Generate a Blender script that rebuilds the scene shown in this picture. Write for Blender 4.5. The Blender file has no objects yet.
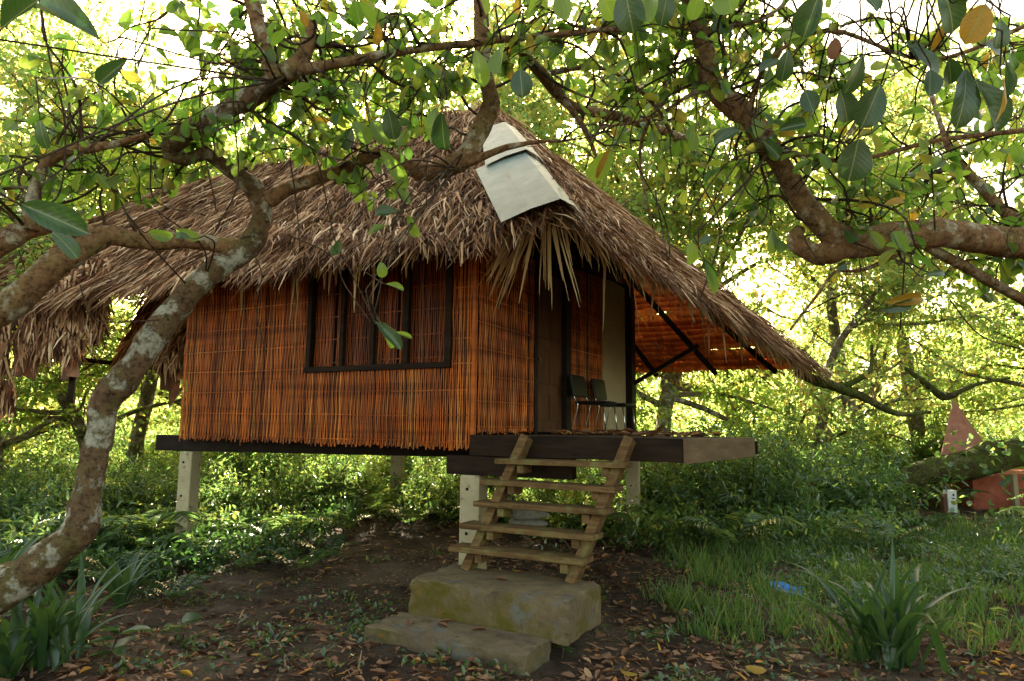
import bpy, math, random
import numpy as np
from mathutils import Vector, Matrix, noise as mnoise
R = math.radians
sc = bpy.context.scene
COL = sc.collection

# ------------------------------------------------------------------ camera
F = 670.0; W, H = 1024, 681
PITCH = R(7.2); ROLL = R(-0.6); EYE = 1.5
cd = bpy.data.cameras.new('camera'); cam = bpy.data.objects.new('camera', cd); COL.objects.link(cam)
cd.sensor_width = 36; cd.lens = F / W * 36; cd.clip_start = 0.05; cd.clip_end = 500
CM = Matrix.Translation((0, 0, EYE)) @ (Matrix.Rotation(math.pi / 2 + PITCH, 4, 'X') @ Matrix.Rotation(-ROLL, 4, 'Z'))
cam.matrix_world = CM
sc.camera = cam
CR = np.array(CM.to_3x3())
# ------------------------------------------------------------------ world, sun, exposure
SUN_EL, SUN_AZ = R(29), R(-4.5)          # azimuth from +Y towards +X
w = bpy.data.worlds.new('World'); sc.world = w; w.use_nodes = True
nt = w.node_tree; bg = nt.nodes['Background']
sky = nt.nodes.new('ShaderNodeTexSky'); sky.sky_type = 'NISHITA'; sky.sun_disc = False
sky.sun_elevation = SUN_EL; sky.sun_rotation = SUN_AZ; sky.air_density = 1.0; sky.dust_density = 3.5; sky.ozone_density = 1.0
tnt = nt.nodes.new('ShaderNodeMix'); tnt.data_type = 'RGBA'; tnt.blend_type = 'MULTIPLY'; tnt.inputs[0].default_value = 1; tnt.inputs[7].default_value = (1.0, .82, .55, 1)
nt.links.new(sky.outputs[0], tnt.inputs[6]); nt.links.new(tnt.outputs[2], bg.inputs[0]); bg.inputs[1].default_value = 0.135
sd = bpy.data.lights.new('sun', 'SUN'); sd.energy = 5.0; sd.angle = R(0.6); sd.color = (1, .90, .72)
so = bpy.data.objects.new('sun', sd); COL.objects.link(so)
SD = Vector((math.sin(SUN_AZ) * math.cos(SUN_EL), math.cos(SUN_AZ) * math.cos(SUN_EL), math.sin(SUN_EL)))
so.rotation_euler = SD.to_track_quat('Z', 'Y').to_euler(); so.location = (0, 0, 20)
vs = sc.view_settings; vs.view_transform = 'Standard'; vs.look = 'None'; vs.gamma = 1; vs.exposure = 2.86; vs.use_curve_mapping = False
cy = sc.cycles
cy.max_bounces = 7; cy.diffuse_bounces = 4; cy.glossy_bounces = 2; cy.transmission_bounces = 4; cy.transparent_max_bounces = 4
cy.caustics_reflective = False; cy.caustics_refractive = False; cy.sample_clamp_indirect = 6; cy.use_denoising = True
try: cy.use_light_tree = False
except Exception: pass

# ------------------------------------------------------------------ pixel <-> world (measuring aid)
def at(px, py, Y):
    d = CR @ np.array([(px - W / 2) / F, -(py - H / 2) / F, -1.0])
    return np.array([0, 0, EYE]) + d * (Y / d[1])
def on_ground(px, py, z=0.0):
    d = CR @ np.array([(px - W / 2) / F, -(py - H / 2) / F, -1.0])
    return np.array([0, 0, EYE]) + d * ((z - EYE) / d[2])
def proj(p):
    q = (np.atleast_2d(p) - np.array([0, 0, EYE])) @ CR
    dz = np.maximum(-q[:, 2], 1e-4)
    return W / 2 + q[:, 0] / dz * F, H / 2 - q[:, 1] / dz * F, -q[:, 2]

# ------------------------------------------------------------------ materials
def mat(name):
    m = bpy.data.materials.new(name); m.use_nodes = True
    n = m.node_tree; b = n.nodes['Principled BSDF']; b.inputs['Specular IOR Level'].default_value = .12
    return m, n, b
def N(n, t, **k):
    o = n.nodes.new(t)
    for a, v in k.items():
        if a in o.inputs: o.inputs[a].default_value = v
        else: setattr(o, a, v)
    return o
def ramp(n, src, stops, interp='LINEAR'):
    r = n.nodes.new('ShaderNodeValToRGB'); r.color_ramp.interpolation = interp
    e = r.color_ramp.elements
    while len(e) > 1: e.remove(e[-1])
    for i, (p, c) in enumerate(stops):
        q = e[0] if i == 0 else e.new(p)
        q.position = p; q.color = (*c, 1)
    n.links.new(src, r.inputs[0]); return r
def coords(n, scale=(1, 1, 1), kind='Object'):
    t = n.nodes.new('ShaderNodeTexCoord'); mp = n.nodes.new('ShaderNodeMapping')
    mp.inputs['Scale'].default_value = scale
    n.links.new(t.outputs[kind], mp.inputs[0]); return mp.outputs[0]
def noise(n, co, scale, detail=4, rough=.6):
    x = n.nodes.new('ShaderNodeTexNoise'); x.inputs['Scale'].default_value = scale
    x.inputs['Detail'].default_value = detail; x.inputs['Roughness'].default_value = rough
    n.links.new(co, x.inputs['Vector']); return x.outputs['Fac']
def mix(n, fac, a, b, mode='MIX'):
    x = n.nodes.new('ShaderNodeMix'); x.data_type = 'RGBA'; x.blend_type = mode
    if isinstance(fac, float): x.inputs[0].default_value = fac
    else: n.links.new(fac, x.inputs[0])
    for s, v in ((6, a), (7, b)):
        if isinstance(v, tuple): x.inputs[s].default_value = (*v, 1)
        else: n.links.new(v, x.inputs[s])
    return x.outputs[2]
def bump(n, b, h, strength=.5, dist=.02):
    x = n.nodes.new('ShaderNodeBump'); x.inputs['Strength'].default_value = strength; x.inputs['Distance'].default_value = dist
    n.links.new(h, x.inputs['Height']); n.links.new(x.outputs[0], b.inputs['Normal'])
def island(n): return n.nodes.new('ShaderNodeNewGeometry').outputs['Random Per Island']

def leaf_mat(name, stops, trans, tfac=.5, rough=.45, spec=.4, detail=False):
    m, n, b = mat(name)
    isl = island(n)
    c = ramp(n, isl, stops).outputs[0]
    tc = ramp(n, isl, trans).outputs[0]
    if detail:
        co = coords(n, (1, 1, 1)); nz = noise(n, co, 60, 3)
        c = mix(n, ramp(n, nz, [(.45, (0, 0, 0)), (.75, (.5, .5, .5))]).outputs[0], c, (.10, .11, .03))
        tx = n.nodes.new('ShaderNodeTexCoord'); sp = n.nodes.new('ShaderNodeSeparateXYZ'); n.links.new(tx.outputs['UV'], sp.inputs[0])
        def mt(op, a, b_=None):
            q = n.nodes.new('ShaderNodeMath'); q.operation = op
            for i_, v_ in enumerate((a, b_)):
                if v_ is None: continue
                if isinstance(v_, (int, float)): q.inputs[i_].default_value = v_
                else: n.links.new(v_, q.inputs[i_])
            return q.outputs[0]
        ax = mt('ABSOLUTE', mt('SUBTRACT', sp.outputs[0], .5)); mid = mt('LESS_THAN', ax, .016)
        wv = mt('SINE', mt('MULTIPLY', mt('SUBTRACT', sp.outputs[1], mt('MULTIPLY', ax, .9)), 52)); vein = mt('MULTIPLY', mt('GREATER_THAN', wv, .96), .22)
        vv = mt('MAXIMUM', mid, vein); c = mix(n, mt('MULTIPLY', vv, .6), c, (.22, .26, .09)); tc = mix(n, mt('MULTIPLY', vv, .5), tc, (.45, .5, .15))
        bp_ = n.nodes.new('ShaderNodeBump'); bp_.inputs['Strength'].default_value = .12; bp_.inputs['Distance'].default_value = .002; n.links.new(wv, bp_.inputs['Height']); n.links.new(bp_.outputs[0], b.inputs['Normal'])
    n.links.new(c, b.inputs['Base Color']); b.inputs['Roughness'].default_value = rough; b.inputs['Specular IOR Level'].default_value = spec
    t = n.nodes.new('ShaderNodeBsdfTranslucent'); n.links.new(tc, t.inputs[0])
    x = n.nodes.new('ShaderNodeMixShader'); x.inputs[0].default_value = tfac
    n.links.new(b.outputs[0], x.inputs[1]); n.links.new(t.outputs[0], x.inputs[2])
    n.links.new(x.outputs[0], n.nodes['Material Output'].inputs[0])
    return m
G = [(0, (.030, .070, .018)), (.5, (.045, .10, .022)), (.88, (.075, .12, .025)), (.985, (.12, .12, .02)), (1, (.25, .16, .02))]
GT = [(0, (.14, .34, .03)), (.5, (.26, .48, .04)), (.85, (.45, .58, .05)), (.97, (.65, .55, .05)), (1, (.7, .45, .04))]
M = {}
M['leaf_near'] = leaf_mat('leaf_near', G, [(0, (.13, .32, .03)), (.5, (.30, .54, .05)), (.85, (.46, .62, .07)), (.985, (.55, .46, .05)), (1, (.55, .35, .04))], .46, .38, .5, True)
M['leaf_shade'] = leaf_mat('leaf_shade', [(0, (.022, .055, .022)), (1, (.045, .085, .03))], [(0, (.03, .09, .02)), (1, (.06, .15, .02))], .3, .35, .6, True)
M['leaf_mid'] = leaf_mat('leaf_mid', G, [(0, (.30, .52, .09)), (.5, (.44, .62, .13)), (.85, (.58, .66, .16)), (1, (.75, .58, .10))], .6)
M['leaf_gold'] = leaf_mat('leaf_gold', [(0, (.06, .11, .02)), (.6, (.10, .13, .025)), (1, (.2, .15, .02))],
                          [(0, (.32, .54, .12)), (.6, (.48, .63, .20)), (1, (.80, .60, .14))], .62)
M['leaf_shrub'] = leaf_mat('leaf_shrub', [(0, (.030, .070, .034)), (.6, (.055, .11, .042)), (1, (.10, .14, .035))],
                           [(0, (.20, .40, .10)), (.6, (.34, .54, .12)), (1, (.55, .62, .10))], .42, .27, .9)
M['leaf_fern'] = leaf_mat('leaf_fern', [(0, (.025, .06, .028)), (.7, (.045, .095, .035)), (1, (.09, .12, .03))],
                          [(0, (.12, .26, .06)), (1, (.32, .46, .07))], .35, .27, .9)
M['leaf_dark'] = leaf_mat('leaf_dark', [(0, (.018, .048, .020)), (1, (.04, .085, .028))],
                          [(0, (.07, .18, .03)), (1, (.16, .30, .05))], .3, .3, .6)
M['grass'] = leaf_mat('grass', [(0, (.035, .085, .022)), (.7, (.07, .135, .035)), (1, (.17, .16, .06))],
                      [(0, (.13, .30, .04)), (.8, (.28, .46, .07)), (1, (.5, .5, .12))], .45, .4, .4)
M['dead'] = leaf_mat('dead', [(0, (.035, .018, .011)), (.4, (.12, .058, .033)), (.7, (.28, .15, .085)), (.92, (.42, .25, .14)), (.95, (.5, .2, .05)), (1, (.55, .32, .05))],
                     [(0, (.10, .04, .02)), (.6, (.3, .12, .04)), (1, (.5, .25, .04))], .22, .6, .2)
M['yellow'] = leaf_mat('yellow', [(0, (.35, .24, .03)), (1, (.42, .20, .02))], [(0, (.45, .33, .02)), (1, (.5, .22, .02))], .35, .45, .3, True)

def bark_mat(name, brown, pale, moss, lo=.52, hi=.60, mlo=.45):
    m, n, b = mat(name)
    co = coords(n)
    base = ramp(n, noise(n, co, 9, 6, .7), [(.3, tuple(c * .45 for c in brown)), (.7, brown)]).outputs[0]
    ms = ramp(n, noise(n, co, 4, 5, .65), [(mlo, (0, 0, 0)), (mlo + .2, (1, 1, 1))]).outputs[0]
    base = mix(n, ms, base, moss)
    mp = n.nodes.new('ShaderNodeMapping'); mp.inputs['Location'].default_value = (5, 3, 1); n.links.new(co, mp.inputs[0])
    pl = ramp(n, noise(n, mp.outputs[0], 6.5, 6, .62), [(lo, (0, 0, 0)), (hi, (1, 1, 1))]).outputs[0]
    base = mix(n, pl, base, pale)
    n.links.new(base, b.inputs['Base Color']); b.inputs['Roughness'].default_value = .85
    crk = ramp(n, noise(n, co, 26, 7, .8), [(.36, (.25, .22, .2)), (.52, (1, 1, 1)), (.75, (1.25, 1.2, 1.1))]).outputs[0]
    base = mix(n, 1.0, base, crk, 'MULTIPLY'); n.links.new(base, b.inputs['Base Color'])
    bump(n, b, noise(n, co, 16, 9, .78), 1.0, .07)
    return m
M['bark'] = bark_mat('bark_lichen', (.31, .19, .10), (.56, .53, .41), (.20, .165, .06), .52, .58)
M['bark_red'] = bark_mat('bark_red', (.52, .29, .14), (.66, .57, .40), (.32, .25, .09), .54, .62, .5)
M['bark_far'] = bark_mat('bark_far', (.32, .24, .14), (.5, .45, .32), (.13, .12, .05), .5, .62)
M['bark_moss'] = bark_mat('bark_moss', (.09, .06, .03), (.16, .15, .06), (.09, .11, .02), .55, .65, .35)
M['twig'] = bark_mat('twig', (.15, .09, .055), (.30, .24, .17), (.10, .08, .04), .55, .65, .5)

def simple(name, c1, c2, scale=6, rough=.7, stretch=(1, 1, 1), bs=.3, bd=.01, bscale=None):
    m, n, b = mat(name); co = coords(n, stretch)
    n.links.new(ramp(n, noise(n, co, scale, 6, .65), [(.3, c1), (.7, c2)]).outputs[0], b.inputs['Base Color'])
    b.inputs['Roughness'].default_value = rough
    bump(n, b, noise(n, co, bscale or scale * 4, 4, .6), bs, bd)
    return m
M['wood_dark'] = simple('wood_dark', (.010, .006, .004), (.032, .019, .012), 8, .65, (.3, 2, 2))
M['wood_black'] = simple('wood_black', (.010, .007, .006), (.022, .015, .012), 8, .5)
M['wood_brown'] = simple('wood_brown', (.045, .020, .010), (.11, .05, .022), 8, .6, (1, 1, .2))
M['wood_side'] = simple('wood_side', (.08, .052, .030), (.16, .105, .06), 6, .7, (1, .3, 3))
M['ply'] = simple('ply', (.30, .25, .15), (.38, .32, .20), 3, .8)
M['floor_board'] = simple('floor_board', (.06, .04, .03), (.13, .09, .06), 6, .75, (.3, 2, 1))
for k_ in ('wood_dark', 'wood_black'): M[k_].node_tree.nodes['Principled BSDF'].inputs['Specular IOR Level'].default_value = .08
M['interior_shade'] = simple('interior_shade', (.010, .005, .003), (.020, .010, .006), 5, .9)  # near-black tone, stands in for the unlit room
M['chair_black'] = simple('chair_black', (.008, .008, .008), (.014, .014, .014), 20, .4)
m, n, b = mat('chrome'); b.inputs['Base Color'].default_value = (.6, .6, .58, 1); b.inputs['Metallic'].default_value = 1; b.inputs['Roughness'].default_value = .25; M['chrome'] = m

# weathered stair timber
m, n, b = mat('wood_stair'); co = coords(n, (.6, 6, 6))
c = ramp(n, noise(n, co, 5, 7, .7), [(.25, (.035, .018, .008)), (.5, (.115, .064, .026)), (.75, (.23, .145, .062))]).outputs[0]
c2 = ramp(n, noise(n, coords(n), 7, 5), [(.5, (0, 0, 0)), (.7, (1, 1, 1))]).outputs[0]
c = mix(n, c2, c, (.17, .15, .055))
n.links.new(c, b.inputs['Base Color']); b.inputs['Roughness'].default_value = .8; bump(n, b, noise(n, co, 20, 5), .5, .006); M['wood_stair'] = m

# concrete post and steps
def concrete(name, c1, c2, moss, mlo, up=False):
    m, n, b = mat(name); co = coords(n)
    c = ramp(n, noise(n, co, 5, 8, .7), [(.3, c1), (.7, c2)]).outputs[0]
    f = noise(n, co, 2.6, 6, .7)
    f = ramp(n, f, [(mlo, (0, 0, 0)), (mlo + .16, (1, 1, 1))]).outputs[0]
    if up:   # algae keeps to the upright faces
        g = n.nodes.new('ShaderNodeNewGeometry'); s = n.nodes.new('ShaderNodeSeparateXYZ'); n.links.new(g.outputs['True Normal'], s.inputs[0])
        rr = ramp(n, s.outputs[2], [(.3, (1, 1, 1)), (.8, (.12, .12, .12))]).outputs[0]
        f = mix(n, 1.0, f, rr, 'MULTIPLY')
    c = mix(n, f, c, moss)
    if up:
        pt_ = noise(n, co, 4.5, 5, .7); c = mix(n, ramp(n, pt_, [(.56, (0, 0, 0)), (.66, (.75, .75, .75))]).outputs[0], c, (.13, .13, .12)); c = mix(n, ramp(n, noise(n, co, 7.5, 4, .6), [(.62, (0, 0, 0)), (.70, (.6, .6, .6))]).outputs[0], c, (.22, .10, .02))
    st = ramp(n, noise(n, co, 11, 5, .7), [(.56, (0, 0, 0)), (.68, (.8, .8, .8))]).outputs[0]
    c = mix(n, st, c, (.06, .05, .035))
    n.links.new(c, b.inputs['Base Color']); b.inputs['Roughness'].default_value = .9
    bump(n, b, noise(n, co, 45, 6, .7), .6, .012); M[name] = m
concrete('concrete_post', (.33, .28, .17), (.46, .40, .26), (.24, .21, .08), .58)
concrete('concrete_step', (.085, .062, .036), (.20, .145, .08), (.090, .074, .012), .46, True)
concrete('concrete_slab', (.085, .060, .036), (.20, .15, .09), (.075, .07, .018), .48, True)
concrete('stone', (.12, .11, .09), (.26, .25, .22), (.12, .14, .05), .6)

# bamboo splints: every stick its own tone, darker rain marks along the weave
m, n, b = mat('bamboo'); isl = island(n)
c = ramp(n, isl, [(0, (.14, .030, .006)), (.2, (.36, .082, .008)), (.55, (.58, .135, .012)), (.85, (.72, .20, .020)), (1, (.80, .36, .08))]).outputs[0]
co = coords(n, (1, 1, .35)); f = ramp(n, noise(n, co, 3.5, 6, .7), [(.32, (.30, .26, .24)), (.62, (1, 1, 1))]).outputs[0]
c = mix(n, 1.0, c, f, 'MULTIPLY')
f2 = ramp(n, noise(n, coords(n, (.15, .15, 3)), 2.2, 4, .6), [(.38, (.5, .42, .38)), (.52, (1, 1, 1))]).outputs[0]
c = mix(n, .75, c, mix(n, 1.0, c, f2, 'MULTIPLY'))
n.links.new(c, b.inputs['Base Color']); b.inputs['Roughness'].default_value = .45; b.inputs['Specular IOR Level'].default_value = .25
t = n.nodes.new('ShaderNodeBsdfTranslucent'); n.links.new(c, t.inputs[0]); x = n.nodes.new('ShaderNodeMixShader'); x.inputs[0].default_value = .12
n.links.new(b.outputs[0], x.inputs[1]); n.links.new(t.outputs[0], x.inputs[2]); n.links.new(x.outputs[0], n.nodes['Material Output'].inputs[0])
M['bamboo'] = m

# thatch straws, and the thin leaf shingles seen from below
def patchy(m, scale, lo):
    n = m.node_tree; b = n.nodes['Principled BSDF']; src = b.inputs['Base Color'].links[0].from_socket
    f = ramp(n, noise(n, coords(n), scale, 6, .7), [(.35, lo), (.6, (1, 1, 1))]).outputs[0]
    n.links.new(mix(n, 1.0, src, f, 'MULTIPLY'), b.inputs['Base Color']); return m
M['thatch'] = leaf_mat('thatch', [(0, (.028, .012, .007)), (.3, (.14, .062, .032)), (.55, (.36, .185, .090)), (.80, (.62, .385, .21)), (1, (.92, .70, .46))],
                       [(0, (.2, .08, .03)), (1, (.45, .22, .08))], .15, .75, .08)
patchy(M['thatch'], 1.6, (.46, .38, .33))
M['frond_dry'] = leaf_mat('frond_dry', [(0, (.26, .14, .06)), (.5, (.46, .30, .13)), (1, (.66, .52, .27))],
                          [(0, (.3, .14, .04)), (1, (.5, .3, .1))], .25, .6, .15)
m, n, b = mat('shingle'); co = coords(n, (1, .25, .25)); isl = island(n)
c = ramp(n, noise(n, coords(n, (4, .3, .3)), 12, 5, .7), [(.3, (.15, .04, .012)), (.7, (.34, .10, .03))]).outputs[0]
n.links.new(c, b.inputs['Base Color']); b.inputs['Roughness'].default_value = .6
tc = ramp(n, noise(n, coords(n, (3, .3, .3)), 6, 5, .7), [(.3, (.30, .045, .008)), (.7, (.68, .17, .03))]).outputs[0]
t = n.nodes.new('ShaderNodeBsdfTranslucent'); n.links.new(tc, t.inputs[0]); x = n.nodes.new('ShaderNodeMixShader'); x.inputs[0].default_value = .5
n.links.new(b.outputs[0], x.inputs[1]); n.links.new(t.outputs[0], x.inputs[2]); n.links.new(x.outputs[0], n.nodes['Material Output'].inputs[0])
M['shingle'] = m
M['old_mat'] = leaf_mat('old_mat', [(0, (.05, .022, .012)), (.6, (.14, .06, .03)), (1, (.28, .15, .08))], [(0, (.10, .03, .012)), (.8, (.2, .06, .02)), (1, (.5, .14, .04))], .14, .6, .3)
m, n, b = mat('zinc'); co = coords(n)
c = ramp(n, noise(n, co, 6, 6, .7), [(.3, (.13, .17, .15)), (.6, (.20, .25, .225)), (.8, (.30, .35, .32))]).outputs[0]
c = mix(n, ramp(n, noise(n, co, 9, 3), [(.70, (0, 0, 0)), (.72, (1, 1, 1))]).outputs[0], c, (.30, .27, .2))
n.links.new(c, b.inputs['Base Color']); b.inputs['Metallic'].default_value = .1; b.inputs['Roughness'].default_value = .5; bump(n, b, noise(n, co, 7, 4), .25, .012); M['zinc'] = m
M['red_paint'] = simple('red_paint', (.25, .06, .035), (.42, .13, .08), 5, .7)
M['red_roof'] = simple('red_roof', (.28, .11, .08), (.45, .20, .15), 7, .7)
M['white_paint'] = simple('white_paint', (.55, .58, .58), (.75, .77, .76), 9, .5)
M['rust'] = simple('rust', (.09, .05, .03), (.16, .08, .05), 9, .8)
m, n, b = mat('wrapper'); co = coords(n); c = ramp(n, noise(n, co, 9, 2), [(.60, (.02, .20, .62)), (.64, (.65, .62, .62))], 'CONSTANT').outputs[0]
n.links.new(c, b.inputs['Base Color']); b.inputs['Roughness'].default_value = .25; M['wrapper'] = m
# soil
m, n, b = mat('soil'); co = coords(n, kind='Object')
c = ramp(n, noise(n, co, 3, 9, .72), [(.3, (.022, .014, .009)), (.5, (.062, .043, .029)), (.72, (.13, .094, .064))]).outputs[0]
c = mix(n, ramp(n, noise(n, co, .55, 5, .6), [(.5, (0, 0, 0)), (.62, (1, 1, 1))]).outputs[0], c, (.17, .125, .085))
c = mix(n, ramp(n, noise(n, co, 40, 3, .6), [(.55, (0, 0, 0)), (.7, (.8, .8, .8))]).outputs[0], c, (.03, .022, .015))
n.links.new(c, b.inputs['Base Color']); b.inputs['Roughness'].default_value = .95; bump(n, b, noise(n, co, 22, 8, .75), 1.0, .05); M['soil'] = m

# ------------------------------------------------------------------ mesh helpers
class MB:
    def __init__(s): s.v = []; s.f = []
    def add(s, vs, fs):
        o = len(s.v); s.v += [tuple(map(float, p)) for p in vs]; s.f += [tuple(i + o for i in f) for f in fs]
    def box(s, a, b):
        (x0, y0, z0), (x1, y1, z1) = a, b
        s.add([(x0,y0,z0),(x1,y0,z0),(x1,y1,z0),(x0,y1,z0),(x0,y0,z1),(x1,y0,z1),(x1,y1,z1),(x0,y1,z1)],
              [(0,3,2,1),(4,5,6,7),(0,1,5,4),(1,2,6,5),(2,3,7,6),(3,0,4,7)])
    def beam(s, p, q, w, h, up=(0, 0, 1)):
        p, q = Vector(p), Vector(q); d = (q - p).normalized(); sx = d.cross(Vector(up)).normalized() * w / 2; sz = sx.cross(d).normalized() * h / 2
        vs = []
        for o in (p, q):
            vs += [o - sx - sz, o + sx - sz, o + sx + sz, o - sx + sz]
        s.add(vs, [(0,1,2,3),(7,6,5,4),(0,4,5,1),(1,5,6,2),(2,6,7,3),(3,7,4,0)])
    def tube(s, pts, rad, sides=8, rough=0, seed=0, cap=True):
        pts = np.array(pts, float); k = len(pts); rs = np.random.RandomState(seed)
        T = np.gradient(pts, axis=0); T /= np.linalg.norm(T, axis=1)[:, None] + 1e-9
        n = np.cross(T[0], [0.3, 0.2, .93]); n /= np.linalg.norm(n) + 1e-9
        ph = rs.rand(sides) * 6.28; vs = []
        for i in range(k):
            n = n - T[i] * n.dot(T[i]); n /= np.linalg.norm(n) + 1e-9; b_ = np.cross(T[i], n)
            for j in range(sides):
                a = 2 * math.pi * j / sides
                r = rad[i] * (1 + rough * (math.sin(ph[j] + i * .55) * .6 + rs.randn() * .25))
                vs.append(pts[i] + (n * math.cos(a) + b_ * math.sin(a)) * r)
        fs = [(i*sides+j, i*sides+(j+1) % sides, (i+1)*sides+(j+1) % sides, (i+1)*sides+j) for i in range(k-1) for j in range(sides)]
        if cap: fs += [tuple(range(sides))[::-1], tuple((k-1)*sides + j for j in range(sides))]
        s.add(vs, fs)
    def build(s, name, m, parent=None, smooth=False, bevel=0, subd=0):
        me = bpy.data.meshes.new(name); me.from_pydata(s.v, [], s.f); me.materials.append(M[m] if isinstance(m, str) else m)
        if smooth: me.polygons.foreach_set('use_smooth', [True] * len(me.polygons))
        o = bpy.data.objects.new(name, me); COL.objects.link(o)
        if parent: o.parent = parent
        if bevel:
            bm = o.modifiers.new('bevel', 'BEVEL'); bm.width = bevel; bm.segments = 2; bm.limit_method = 'ANGLE'
        return o
def spline(P, n):
    P = np.array(P, float); k = len(P); out = []
    Q = np.vstack([2 * P[0] - P[1], P, 2 * P[-1] - P[-2]])
    for i in range(k - 1):
        a, b_, c_, d_ = Q[i:i+4]
        for t in np.linspace(0, 1, n, endpoint=False):
            out.append(.5 * ((2*b_) + (-a+c_)*t + (2*a-5*b_+4*c_-d_)*t*t + (-a+3*b_-3*c_+d_)*t**3))
    out.append(P[-1]); return np.array(out)
def fast_mesh(name, V, FA, m, parent=None, smooth=False, uv=None):
    """V (n,3), FA list of face index arrays of equal size (m,k)"""
    me = bpy.data.meshes.new(name); me.vertices.add(len(V)); me.vertices.foreach_set('co', np.ascontiguousarray(V, np.float32).ravel())
    loops = np.concatenate([f.ravel() for f in FA]); tot = np.concatenate([np.full(len(f), f.shape[1]) for f in FA])
    me.loops.add(len(loops)); me.loops.foreach_set('vertex_index', loops.astype(np.int32))
    me.polygons.add(len(tot)); st = np.concatenate([[0], np.cumsum(tot)[:-1]])
    me.polygons.foreach_set('loop_start', st.astype(np.int32)); me.polygons.foreach_set('loop_total', tot.astype(np.int32))
    if smooth: me.polygons.foreach_set('use_smooth', np.ones(len(tot), bool))
    if uv is not None:
        l_ = me.uv_layers.new(name='uv'); l_.data.foreach_set('uv', np.ascontiguousarray(uv[loops], np.float32).ravel())
    me.update(calc_edges=True); me.materials.append(M[m] if isinstance(m, str) else m)
    o = bpy.data.objects.new(name, me); COL.objects.link(o)
    if parent: o.parent = parent
    return o
def frames(d, nrm):
    """columns: width, length, normal"""
    d = d / (np.linalg.norm(d, axis=1)[:, None] + 1e-9); x = np.cross(d, nrm); x /= np.linalg.norm(x, axis=1)[:, None] + 1e-9
    z = np.cross(x, d); return np.stack([x, d, z], axis=2)
def scatter(TV, TF, pos, Fr, sx, sy, sz=None):
    sz = sy if sz is None else sz
    S = np.stack([sx, sy, sz], axis=1)
    V = np.einsum('nij,nkj->nki', Fr, TV[None] * S[:, None, :]) + pos[:, None, :]
    k = len(TV); off = (np.arange(len(pos)) * k)[:, None, None]
    return V.reshape(-1, 3), [(f[None] + off).reshape(-1, f.shape[1]) for f in TF]
# leaf shapes: x width, y length, z normal
OV = np.array([(0,0,0),(0,.35,-.03),(0,.7,-.03),(0,1,-.10),(-.30,.18,.06),(-.5,.5,.13),(-.36,.82,.03),(.30,.18,.06),(.5,.5,.10),(.36,.82,-.02)])
OT = [np.array([(0,1,4),(0,7,1),(3,6,2),(3,2,9)]), np.array([(4,1,2,5),(1,7,8,2)]), np.array([(5,2,6),(2,8,9)])]
OT = [np.concatenate([OT[0], OT[2]]), OT[1]]
def leaf_tpl(rows, prof, fold, curl, seed=0):
    r_ = np.random.RandomState(seed); V = []; UV = []; F_ = []
    for i, y in enumerate(rows):
        wd = prof(y); z = -curl * y * y; rp = .03 * math.sin(y * 9 + seed)
        for x in (-1, -.5, 0, .5, 1): V.append((x * wd * .5, y, z + fold * abs(x) * wd + rp * abs(x) + r_.normal(0, .008) * abs(x))); UV.append((x * wd * .5 + .5, y))
    for i in range(len(rows) - 1):
        for j in range(4): F_.append((5*i+j, 5*i+j+1, 5*i+j+6, 5*i+j+5))
    return np.array(V), [np.array(F_)], np.array(UV)
PR = lambda y: max(.02, (1.0 * (max(0, y) ** .75) * (max(0, 1 - y) ** .42) * 1.72))
TP = [leaf_tpl([0, .1, .25, .42, .6, .76, .88, .96, 1.0], PR, .22, .18, 1), leaf_tpl([0, .1, .25, .42, .6, .76, .88, .96, 1.0], PR, .10, .34, 2), leaf_tpl([0, .1, .25, .42, .6, .76, .88, .96, 1.0], PR, .30, .05, 3)]
DV = np.array([(0,0,0),(-.5,.5,.10),(0,1,-.06),(.5,.5,.10)]); DT = [np.array([(0,1,2),(0,2,3)])]        # diamond leaf folded on its midrib
HV = np.array([(0,0,0),(-.42,.3,.08),(-.40,.72,.05),(0,1,-.08),(.40,.72,.05),(.42,.3,.08)]); HT = [np.array([(0,1,2,3),(0,3,4,5)])]
SV = np.array([(-.5,0,0),(.5,0,0),(-.4,.55,.05),(.4,.55,.05),(-.08,1,-.02),(.08,1,-.02)]); ST = [np.array([(0,1,3,2),(2,3,5,4)])]   # straw
# broad curled leaf for litter
CV = OV.copy(); CV[:, 2] = np.array([0,.02,.02,.10,.12,.2,.15,.12,.2,.15]) ; CT = OT

def unit(r, n):
    v = r.randn(n, 3); return v / np.linalg.norm(v, axis=1)[:, None]
def leaves(name, r, pos, size, m, parent, shape='D', droop=.5, out=None, aspect=.5, up=.6):
    n = len(pos); TV, TF = {'D': (DV, DT), 'O': (OV, OT), 'H': (HV, HT)}[shape]
    d = unit(r, n); d[:, 2] -= droop
    if out is not None: d += out
    nr = unit(r, n); nr[:, 2] = np.abs(nr[:, 2]) + up
    L = size * r.uniform(.65, 1.25, n)
    V, Fs = scatter(TV, TF, pos, frames(d, nr), L * aspect * r.uniform(.85, 1.2, n), L)
    return fast_mesh(name, V, Fs, m, parent)

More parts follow.
